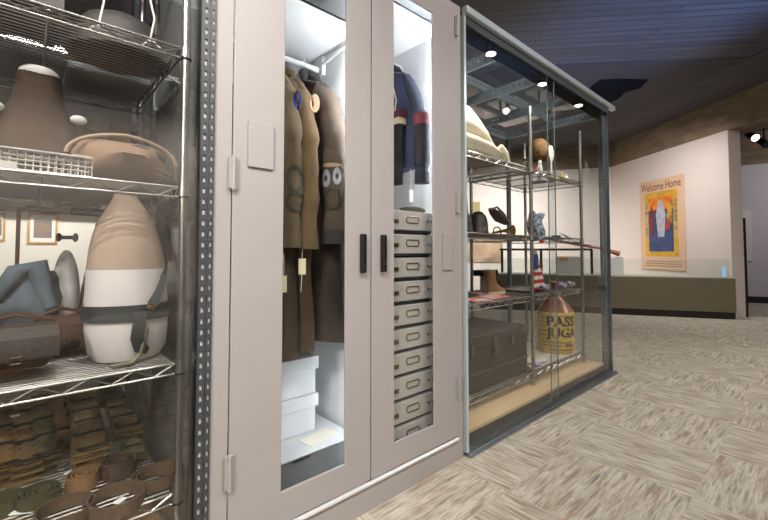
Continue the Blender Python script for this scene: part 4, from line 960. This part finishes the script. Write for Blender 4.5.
for i, (px, py, w, h, rot, zz, lb) in enumerate(((73, 472, .04, .025, .4, .0, 'small white tag behind the rolled tan belt'), (23, 512, .055, .022, -.5, 0, 'white tag lying in front of the rolled olive belt'),
        (120, 501, .03, .02, .6, 0, 'white tag inside the open brown belt loop'), (15, 416, .026, .026, .2, .078, 'round-looking white tag on the wide khaki belt stack'), (56, 456, .04, .01, .1, 0, 'white string tag under the short ochre stack'), (82, 497, .03, .02, .8, 0, 'white tag in front of the rolled tan belt'))):
    p = atZ(px, py, z4+zz); tag(B().box(p.x-w/2, p.x+w/2, p.y-h/2, p.y+h/2, z4+zz+.0005, z4+zz+.0025, rot=rot).build('paper_tag', WT_), lb, 'tag', 'tags among the belts')

# ------------------------------------------------------------------ contents of the right case
q0, q1, q2, q3 = [z+.001 for z in RZ]
# cream folded blanket
t = thing('folded_blanket', 'thick folded cream blanket on the top wire shelf of the right case', 'blanket', (1.85, 1.5, q3))
CR = M('cream_wool_blanket', (220, 210, 186), .95, var=.06, scale=20, bump=.3, bscale=120)
def fold(b, x0, x1, y, z, r, ln, seed=0):
    rr = []
    for k in range(15):
        f = k/14; x = x0+(x1-x0)*f; e = 1 if f < .9 else 1-.35*(f-.9)/.1
        rr.append([(x+.01*math.sin(3*a), y+ln*math.copysign(abs(math.cos(a))**.75, math.cos(a))*e, z+r+(r*math.sin(a)+.003*math.sin(f*14+seed+a*2))*e) for a in [2*PI*j/18 for j in range(18)]])
    b.loft(rr)
def drape(b, prof, yc, seed=0):
    rr = []
    for k, (x, z0, h, ln) in enumerate(prof):
        rr.append([(x+.008*math.sin(4*a), yc+ln*math.copysign(abs(math.cos(a))**.7, math.cos(a))*(1+.05*math.sin(5*a+seed)), q3+z0+h/2+h/2*math.sin(a)*(1+.04*math.sin(7*a+k+seed))) for a in [2*PI*j/28 for j in range(28)]])
    b.loft(rr)
b = B(); drape(b, [(1.62, 0.002, .15, .15), (1.8, .002, .15, .155), (1.98, .002, .145, .155), (2.12, .002, .13, .15), (2.22, .002, .10, .14), (2.28, .004, .05, .12), (2.31, .008, .015, .10)], 1.49); b.build('lower_fold', CR, t, smooth=True)
b = B(); drape(b, [(1.62, .13, .25, .13), (1.8, .13, .235, .13), (1.95, .13, .19, .13), (2.05, .125, .14, .125), (2.14, .12, .085, .115), (2.2, .11, .05, .10), (2.25, .085, .025, .09)], 1.5, 2); b.build('upper_fold', CR, t, smooth=True)
b = B()
for k in range(4): b.tube([(2.24, 1.38+.06*k, q3+.11), (2.285, 1.37+.06*k, q3+.075), (2.315, 1.365+.06*k, q3+.02)], [.022, .02, .012], 8)
b.build('fringe', CR, t, smooth=True)
# plush bear-like cap -> fur cap
t = thing('fur_cap', 'round brown fur cap on a stand at the back of the top shelf', 'cap', (2.78, 1.55, q3))
p = atY(539, 151, 1.55)
B().blob((p.x, 1.55, p.z+.0), (.095, .085, .10), 28, 16, lambda d: 1+.03*math.sin(19*d.x+7*d.z)+.03*math.sin(23*d.y+11*d.z)).build('fur_crown', M('brown_fur', (104, 76, 46), .95, var=.3, scale=40, bump=.6, bscale=90), t, smooth=True)
B().lathe([(.05, q3), (.055, q3+.01), (.015, q3+.02), (.012, p.z-.06)], (p.x, 1.55, 0), 16).build('stand', STEELD, t, smooth=True)
p = atY(551.5, 153, 1.45)
t = thing('hand_mirror', 'small pale hand mirror standing upright beside the fur cap', 'mirror', (p.x, 1.45, q3))
B().slab([(p.x+.045*math.cos(a), 1.45, p.z+.065*math.sin(a)) for a in [2*PI*j/8+PI/8 for j in range(8)]], (0, .01, 0)).build('mirror_face', M('pale_face', (214, 208, 196), .4), t)
B().tube([(p.x, 1.455, p.z-.06), (p.x, 1.455, q3+.002)], .009, 8).build('handle', M('pale_face'), t)
B().lathe([(.03, q3), (.03, q3+.008), (.01, q3+.012)], (p.x, 1.455, 0), 14).build('foot', M('pale_face'), t)
for i, (px, py, h, c_, lb) in enumerate(((540, 166, .10, (224, 220, 214), 'white figurine in front of the fur cap on the top shelf'), (562, 172, .06, (200, 176, 120), 'tiny gold and white figurine near the right post of the top shelf'), (566, 173, .055, (222, 214, 200), 'tiny white figurine, rightmost of the small ones on the top shelf'), (525, 150, .08, (96, 90, 84), 'small grey figurine behind the middle post on the top shelf'))):
    p = atZ(px, py+8, q3); y_ = min(max(p.y, 1.36), 1.7); p = atY(px, py, y_)
    t = thing('figurine', lb, 'figurine', (p.x, y_, q3), group='figurines on the top shelf'); mm = M('figurine_%d_%d' % c_[:2], c_, .4, var=.15, scale=30)
    B().lathe([(.02, q3), (.022, q3+.006), (.014, q3+.01), (.02, q3+h*.35), (.012, q3+h*.7)], (p.x, y_, 0), 14).build('robe', mm, t, smooth=True)
    B().blob((p.x, y_, q3+h*.85), (.013, .013, h*.16)).build('head', mm, t, smooth=True)
p = atZ(541, 176, q3)
tag(B().box(2.56, 2.72, 1.36, 1.52, q3, q3+.004, rot=.3).build('white_paper', M('white_tag_card')), 'white sheet lying right of the middle post on the top shelf', 'paper')
t = thing('medal_ribbon', 'small red, yellow and blue ribbon bar at the front of the top shelf', 'ribbon', (2.62, 1.34, q3+.01))
for k, c_ in enumerate(((176, 40, 46), (226, 190, 60), (50, 60, 140))): B().box(2.6+.018*k, 2.617+.018*k, 1.325, 1.345, q3+.005, q3+.022).build('ribbon_stripe', M('ribbon_%d' % c_[0], c_, .8), t)
B().box(2.6, 2.653, 1.325, 1.345, q3+.0005, q3+.005).build('bar', BRASS, t)
t = thing('small_flowers', 'tiny yellow and white artificial flowers at the right end of the top shelf', 'flowers', (3.0, 1.5, q3))
for k in range(5): B().blob((2.98+.035*k, 1.42+.02*(k % 2), q3+.014+.004*(k % 3)), (.014, .012, .012)).build('flower', M('flower_%d' % (k % 2), ((232, 214, 90), (232, 230, 220))[k % 2], .8), t, smooth=True)

# shelf 2 : helmets, boot, horn, gloves
def helm(px0, px1, py0, py1, y, z, col, lb, nm='helmet'):
    a = atY(px0, py1, y); c = atY(px1, py0, y); r = abs(c.x-a.x)/2; cx = (a.x+c.x)/2; h = max(.05, c.z-z)
    t = thing(nm, lb, 'helmet', (cx, y, z), group='helmets on the second shelf')
    B().lathe([(r*1.12, z+.0005), (r*1.15, z+.006), (r, z+.014), (r*.97, z+h*.45), (r*.8, z+h*.78), (r*.4, z+h*.97), (.002, z+h)], (cx, y, 0), 28, 1, .95).build('shell', M('helmet_%d' % col[0], col, .45, var=.2), t, smooth=True)
    B().tube([(cx-r*.9, y-r*.5, z+.012), (cx-r*.2, y-r*1.05, z+.02), (cx+r*.6, y-r*.8, z+.012)], .004, 6).build('chin_strap', BRN, t)
helm(462, 470, 213, 223, 1.45, q2, (56, 62, 66), 'dark blue-grey helmet at the left end of the second shelf, by the cabinet')
helm(472, 484, 212, 223, 1.5, q2, (52, 44, 42), 'dark brown helmet, second from the cabinet on the second shelf')
tag(B().tube([(atY(468, 222, 1.4).x, 1.4, q2), (atY(465, 186, 1.42).x, 1.42, atY(465, 186, 1.42).z)], .009, 8).build('upright_club', M('dark_wood', (56, 42, 34), .5)), 'dark upright stick leaning beside the cabinet on the second shelf', 'stick')
def curve(pxs, y, lift=0): return [atY(x, yy, y) for x, yy in pxs]
t = thing('leather_saddle_pad', 'curved brown leather flap standing on the second shelf beside the brass horn', 'leather gear', (atY(498, 225, 1.45).x, 1.45, q2))
pts = curve(((491, 209), (495, 213), (500, 219), (506, 223)), 1.42)
B().tube(pts, [.022, .04, .045, .03], 12, flat=.5).build('flap', M('mottled_brown_leather', (70, 54, 44), .5, var=.25, scale=20), t, smooth=True)
B().tube(curve(((490, 210), (497, 207), (504, 214), (507, 220)), 1.41), .007, 6).build('edge_strap', BRN, t, smooth=True)
a = atY(509.5, 217, 1.5)
t = thing('brass_horn', 'small brass horn with a round bell on the second shelf', 'horn', (a.x, 1.5, q2))
hz = q2+.042
B().tube([(a.x+.01, 1.5-.02, hz), (a.x+.01, 1.50, hz), (a.x+.015, 1.56, hz), (a.x+.03, 1.66, hz-.01)], [.04, .022, .01, .007], 16).build('bell', M('bright_brass', (196, 160, 90), .25, .9), t, smooth=True)
B().tube([(a.x+.05*math.cos(q), 1.6, hz-.005+.034*math.sin(q)) for q in [2*PI*k/20 for k in range(20)]], .0055, 6, close=True).build('tube_coil', M('bright_brass'), t, smooth=True)
# beaded pair of gloves
a = atY(538, 204, 1.4); c = atY(538, 230, 1.4)
t = thing('patterned_gloves', 'blue and white patterned cloth bag with a hanging end, right of the middle post', 'cloth', (c.x, 1.4, q2))
BW = M('blue_white_pattern', (34, 42, 62), .9, col2=(170, 178, 192), scale=34)
B().blob((a.x-.0, 1.44, q2+.095), (.06, .035, .095), 24, 14, lambda d: 1+.1*math.sin(5*d.x+3*d.z)).build('cloth_body', BW, t, smooth=True)
xh = atY(541.5, 230, 1.28).x; B().tube([(a.x+.02, 1.39, q2+.16), (xh+.05, 1.34, q2+.10), (xh, 1.285, q2+.02), (xh, 1.28, q2-.03)], [.03, .034, .03, .018], 12, flat=.6).build('hanging_end', BW, t, smooth=True)
B().tube([(xh, 1.279, q2-.03), (xh, 1.279, q2-.05)], .014, 8).build('red_tip', M('red_patch_cloth'), t)
tag(B().box(a.x-.13, a.x-.03, 1.33, 1.37, q2, q2+.03).build('label_block', M('white_tag_card')), 'white label block at the foot of the blue and white cloth', 'label')
p0, p1 = atY(556, 228, 1.55), atY(572, 234, 1.5)
t = thing('quill_pen', 'grey feather lying near the right end of the second shelf', 'feather', (p1.x, 1.5, q2))
B().tube([(p1.x, 1.5, q2+.004), (p1.x-.05, 1.52, q2+.02), (p1.x-.14, 1.55, q2+.06)], [.004, .016, .003], 8, flat=.2).build('vane', M('grey_feather', (120, 118, 116), .8), t, smooth=True)
B().tube([(p1.x+.03, 1.49, q2+.003), (p1.x-.15, 1.55, q2+.062)], .002, 5).build('shaft', M('white_tag_card'), t)
tag(B().box(atY(561, 237, 1.3).x-.04, atY(561, 237, 1.3).x+.02, 1.31, 1.35, q2, q2+.012).build('black_clip', BLACK), 'small black clip at the front edge of the second shelf', 'clip')

# shelf 3 : papers, boot, flags
RW = M('red_white_print', (196, 52, 40), .7, col2=(222, 214, 206), scale=14)
t_i = 0
for (x, y, w, l, r, mm, lb) in ((1.76, 1.42, .14, .2, .3, RW, 'red and white printed leaflet nearest the cabinet on the third shelf'), (1.98, 1.4, .16, .14, -.2, RW, 'red and white printed leaflet in the middle of the third shelf'), (2.2, 1.42, .2, .14, .1, M('pale_pink_print', (214, 190, 184), .7, col2=(190, 80, 70), scale=9), 'pale leaflet with red print left of the middle post'),
        (1.86, 1.62, .22, .18, .1, M('grey_print', (170, 166, 160), .7, var=.15), 'grey printed sheet at the back of the third shelf'), (2.36, 1.6, .18, .16, -.3, M('pale_pink_print'), 'pale leaflet with red print at the back beside the boot')):
    tag(B().box(x-w/2, x+w/2, y-l/2, y+l/2, q1, q1+.006, rot=r).build('leaflet', mm), lb, 'leaflet', 'leaflets on the third shelf')
# boot
K_ = .8; BX = .6
t = thing('leather_boot', 'tan ankle boot with a pale sole on the third shelf', 'boot', (2.12, 1.5, q1))
BTN = M('tan_boot_leather', (140, 106, 74), .6, var=.15)
B().loft([[(BX+.2+(x0-.2)*K_+rx*K_*math.cos(a), 1.52+ry*math.sin(a), q1+(zz-q1)*.66) for a in [2*PI*j/16 for j in range(16)]] for x0, rx, ry, zz in ((2.2, .115, .04, q1+.02), (2.195, .115, .042, q1+.045), (2.16, .08, .04, q1+.075), (2.13, .05, .038, q1+.11), (2.115, .045, .038, q1+.17), (2.1, .055, .042, q1+.25))]).build('upper', BTN, t, smooth=True)
B().loft([[(BX+.2+2.0*K_+.12*K_*math.cos(a), 1.52+.043*math.sin(a), zz) for a in [2*PI*j/16 for j in range(16)]] for zz in (q1+.0005, q1+.02)]).build('sole', M('pale_sole', (206, 186, 150), .7), t)
b = B()
for k in range(5): b.tube([(BX+.2+(2.045-.022*k)*K_, 1.49, q1+(.075+.02*k)*.68), (BX+.2+(2.035-.022*k)*K_, 1.55, q1+(.078+.02*k)*.68)], .004, 5)
b.build('laces', M('dark_eyelet'), t)
tag(B().box(*sorted((atY(478, 260, 1.62).x, atY(493, 260, 1.62).x)), 1.58, 1.66, q1+.12, q1+.16).build('black_case', BLACK), 'flat black case on the third shelf behind the boot', 'case')
bb = bpy.data.objects['black_case']; 
B().box(bb.location.x-.03, bb.location.x+.03, 1.6, 1.64, q1, q1+.12).build('case_stand', M('grey_print'), bb)
t = thing('small_camera', 'small grey camera on the third shelf near the cabinet', 'camera', (1.8, 1.7, q1+.007))
B().box(1.75, 1.85, 1.68, 1.73, q1+.0065, q1+.08).build('camera_body', M('grey_camera', (84, 84, 84), .5), t, bevel=.006)
B().tube([(1.79, 1.679, q1+.045), (1.79, 1.65, q1+.045)], .022, 16).build('lens', BLACK, t)
# flag pennant (stars and stripes doll dress)
a = atY(534.5, 281, 1.42); c = atY(545.5, 281, 1.42); top = atY(535.5, 250, 1.42)
t = thing('flag_pennant', 'small draped stars and stripes flag just right of the middle post, third shelf', 'flag', (a.x, 1.42, q1))
zt2 = top.z; xa = a.x-.03; xb = c.x
FW = M('flag_white', (224, 218, 208), .8); FRD = M('flag_red', (184, 44, 44), .8); FBL = M('flag_blue', (40, 58, 128), .8)
def dress(b, f0, f1, amp=.006, th=.004):
    rr = []
    for f in (f0, f1):
        z = q1+.004+(zt2-q1)*f; x1 = xb+(top.x+.02-xb)*f
        rr.append([(xa+(x1-xa)*k/10, 1.42+amp*math.sin(k*1.6)*(1-f), z) for k in range(11)]+[(xa+(x1-xa)*k/10, 1.42+th+amp*math.sin(k*1.6)*(1-f), z) for k in range(10, -1, -1)])
    b.loft(rr)
for k in range(7): b = B(); dress(b, k*.09, (k+1)*.09); b.build('stripe', FRD if k % 2 == 0 else FW, t)
b = B(); dress(b, .63, 1); b.build('upper_cloth', M('pale_sage_cloth', (176, 174, 150), .8, var=.1), t)
B().box(xa-.002, xa+.062, 1.408, 1.413, q1+.16*1, q1+.16+.11).build('canton', FBL, t)
tag(B().box(2.62, 2.95, 1.4, 1.62, q1, q1+.012).build('flat_board', M('black_white_board', (40, 40, 42), .4)), 'flat dark board on the third shelf right of the small flag', 'board')
for i, (px, lb) in enumerate(((562, 'crumpled small flag hanging at the front edge of the third shelf, left one'), (570, 'crumpled small flag beside the right post of the third shelf'), (545, 'crumpled small flag next to the middle post of the third shelf'))):
    p = atY(px, 288, 1.36)
    t = thing('small_flag', lb, 'flag', (p.x, 1.36, q1+.013), group='small flags on the third shelf')
    B().blob((p.x, 1.36, q1+.034), (.05, .03, .02), 20, 8, lambda d: 1+.2*math.sin(9*d.x+i)).build('cloth', M('flag_mix', (70, 76, 130), .8, col2=(226, 216, 214), scale=26), t, smooth=True)
    B().tube([(p.x-.05, 1.345, q1+.018), (p.x+.07, 1.35, q1+.02)], .0025, 5).build('stick', BTN, t)

# bottom left bay : wooden chest
t = thing('wooden_footlocker', 'dark grey-brown wooden footlocker with metal corners and latch on the lowest shelf', 'chest', (2.12, 1.52, q0))
CW = M('worn_dark_wood', (58, 49, 42), .7, var=.3, scale=5, stretch=(1, 1, 5), bump=.2)
x0, x1_, y0, y1 = 1.66, 2.47, 1.335, 1.74; zt3 = q0+.31; zl = zt3-.075
B().box(x0, x1_, y0, y1, q0, zl-.003).build('chest_body', CW, t, bevel=.005)
B().box(x0-.004, x1_+.004, y0-.004, y1+.004, zl, zt3).build('lid', CW, t, bevel=.006)
MT = M('tarnished_metal', (112, 106, 96), .4, .8, var=.2)
for xx in (x0+.0, x1_-.04):
    for zz in (q0+.0, zt3-.04):
        B().box(xx-.006, xx+.046, y0-.008, y0-.0045, zz, zz+.04).build('corner_plate', MT, t)
B().box(2.05, 2.10, y0-.012, y0-.0045, zl-.06, zl+.05).build('latch', MT, t)
B().tube([(2.075, y0-.014, zl-.005), (2.075, y0-.02, zl-.03)], .012, 10).build('lock', MT, t)
for xx in (1.86, 2.28): B().box(xx-.015, xx+.015, y0-.01, y0-.0045, zl-.03, zl+.03).build('catch', MT, t)
for xx in (1.76, 2.38): B().tube([(xx, y0-.012, zl+.04), (xx+.02, y0-.012, zl+.045)], .01, 8).build('stud', ALU, t)
B().box(x0, x1_, y0-.0075, y0-.0045, q0+.1, q0+.112).build('batten', MT, t)
t = thing('strap_bundle', 'dark belt and tools lying on the footlocker lid beside the cabinet', 'belt', (1.8, 1.45, zt3))
B().tube([(1.69, 1.4, zt3+.014), (1.8, 1.38, zt3+.014), (1.9, 1.42, zt3+.014), (1.86, 1.5, zt3+.014), (1.75, 1.52, zt3+.014)], .013, 8).build('strap', DKL, t, smooth=True)
B().box(1.68, 1.8, 1.55, 1.63, zt3+.0005, zt3+.05).build('pouch', BRN, t, bevel=.01)
for x in (2.0, 2.05, 2.12): tag(B().tube([(x, 1.6, zt3+.0005), (x+.01, 1.6, q1-.03)], .009, 8).build('candlestick', M('reddish_grey_rod', (120, 90, 92), .4, .3)), 'slim upright rod standing between the footlocker lid and the shelf above', 'rod', 'rods on the footlocker')
tag(B().box(1.63, 1.74, 1.325, 1.334, q0, q0+.03).build('cream_label', CRT), 'cream label at the lower left foot of the footlocker', 'label')

# bottom right bay : jug on paper
jx, jy = 3.15, 1.46
pz = q0
tag(B().box(2.56, 3.27, 1.33, 1.77, pz, pz+.006).build('white_board', M('off_white_board', (206, 198, 186), .6)), 'off-white board under the yellow jug on the lowest shelf', 'board')
tag(B().blob((2.72, 1.42, pz+.022), (.12, .08, .015), 20, 8, lambda d: 1+.1*math.sin(7*d.x)).build('crumpled_cloth', M('cream_cloth', (216, 206, 190), .9)), 'crumpled cream cloth lying left of the yellow jug', 'cloth')
tag(B().blob((2.62, 1.34, pz+.022), (.035, .02, .015), 14, 8).build('purple_ribbon', M('lilac_cloth', (176, 150, 190), .8)), 'tiny lilac ribbon at the foot of the middle post', 'ribbon')
t = thing('stoneware_jug', 'big yellow and brown stoneware jug lettered in black on the lowest shelf', 'jug', (jx, jy, pz+.007))
R0 = .138; zb_ = pz+.0065; zs_ = zb_+.31; zt4 = atY(559, 281, jy).z
B().lathe([(.002, zb_), (R0-.008, zb_), (R0, zb_+.01), (R0, zs_), (R0*.97, zs_+.005)], (jx, jy, 0), 40).build('lower_body', M('mustard_glaze', (206, 170, 72), .35, var=.12, scale=14), t, smooth=True)
hN = max(.12, zt4-zs_)
B().lathe([(R0*.97, zs_+.0055), (R0*.86, zs_+hN*.12), (R0*.56, zs_+hN*.36), (R0*.32, zs_+hN*.55), (R0*.22, zs_+hN*.7), (R0*.22, zs_+hN*.88), (R0*.27, zs_+hN*.92), (R0*.27, zs_+hN), (R0*.1, zs_+hN)], (jx, jy, 0), 36).build('shoulder', M('brown_glaze', (140, 84, 52), .3, var=.15, scale=9), t, smooth=True)
B().tube([(jx+.04, jy-.01, zs_+hN*.9), (jx+.075, jy-.015, zs_+hN*.95), (jx+.095, jy-.02, zs_+hN*.75), (jx+.09, jy-.02, zs_+hN*.45)], .011, 10).build('handle', M('brown_glaze'), t, smooth=True)
def wrap(txt, size, zc, ang0, stretch=1.0):
    vs, fs = text_mesh(txt, size, 0, .0042); out = []
    for v in vs:
        a = ang0+v.x*stretch/R0; out.append((jx+(R0+.0015)*math.cos(a), jy+(R0+.0015)*math.sin(a), zc+v.y))
    return out, fs
cam_ang = math.atan2(-jy, -jx)
BLK = M('black_lettering', (24, 20, 18), .5)
o_, f_ = wrap('PASS', .098, zs_-.095, cam_ang+.36, 1.12); bl_ = B(); bl_.add(o_, f_)
bl_.build('lettering', BLK, t)
o_, f_ = wrap('JUGA', .098, zs_-.18, cam_ang+.42, 1.0); bl_ = B(); bl_.add(o_, f_); bl_.build('lettering', BLK, t)
b = B(); rnd = random.Random(3)
for (zz, a0, a1, hh) in ((zs_-.025, -.9, 1.3, .006), (zs_-.045, -.95, -.35, .009), (zs_-.075, -.95, -.4, .008), (zs_-.105, -.95, -.45, .006), (zs_-.14, -.95, -.4, .008), (zs_-.17, -.95, -.45, .006), (zs_-.225, -.8, .9, .009), (zs_-.25, -.6, .3, .008), (zs_-.25, .5, 1.0, .02), (zs_-.28, -.3, 1.0, .008)):
    a = cam_ang+a0
    while a < cam_ang+a1:
        w_ = rnd.uniform(.03, .07); p_ = [(jx+(R0+.0012)*math.cos(q), jy+(R0+.0012)*math.sin(q)) for q in (a, a+w_)]
        b.add([(p_[0][0], p_[0][1], zz), (p_[1][0], p_[1][1], zz), (p_[1][0], p_[1][1], zz+hh), (p_[0][0], p_[0][1], zz+hh)], [(0, 1, 2, 3)]); a += w_+.02
b.build('small_print', BLK, t)
# framed notices on the wall behind the case
def onback(px, py, off=.02):
    d = ray(px, py); P = C_-bn*off; t_ = (P-EYE).dot(bn)/d.dot(bn); return EYE+d*t_
for nm, q, mat, lb in (('wall_notice', (472, 480, 202, 213), M('olive_card', (150, 140, 96), .6), 'small olive notice on the wall seen between the helmets and the upper shelf'),
                   ('wall_photograph', (464, 503, 239, 262), M('sepia_photo', (196, 168, 140), .6, col2=(140, 116, 100), scale=3), 'wide sepia photograph panel on the wall seen through the third shelf'),):
    a, c, e = onback(q[0], q[3]), onback(q[1], q[3]), onback(q[0], q[2]); zt5 = e.z
    tag(B().slab([a, Vector((c.x, c.y, a.z)), Vector((c.x, c.y, zt5)), Vector((a.x, a.y, zt5))], bn*.015).build(nm, mat), lb, 'picture')
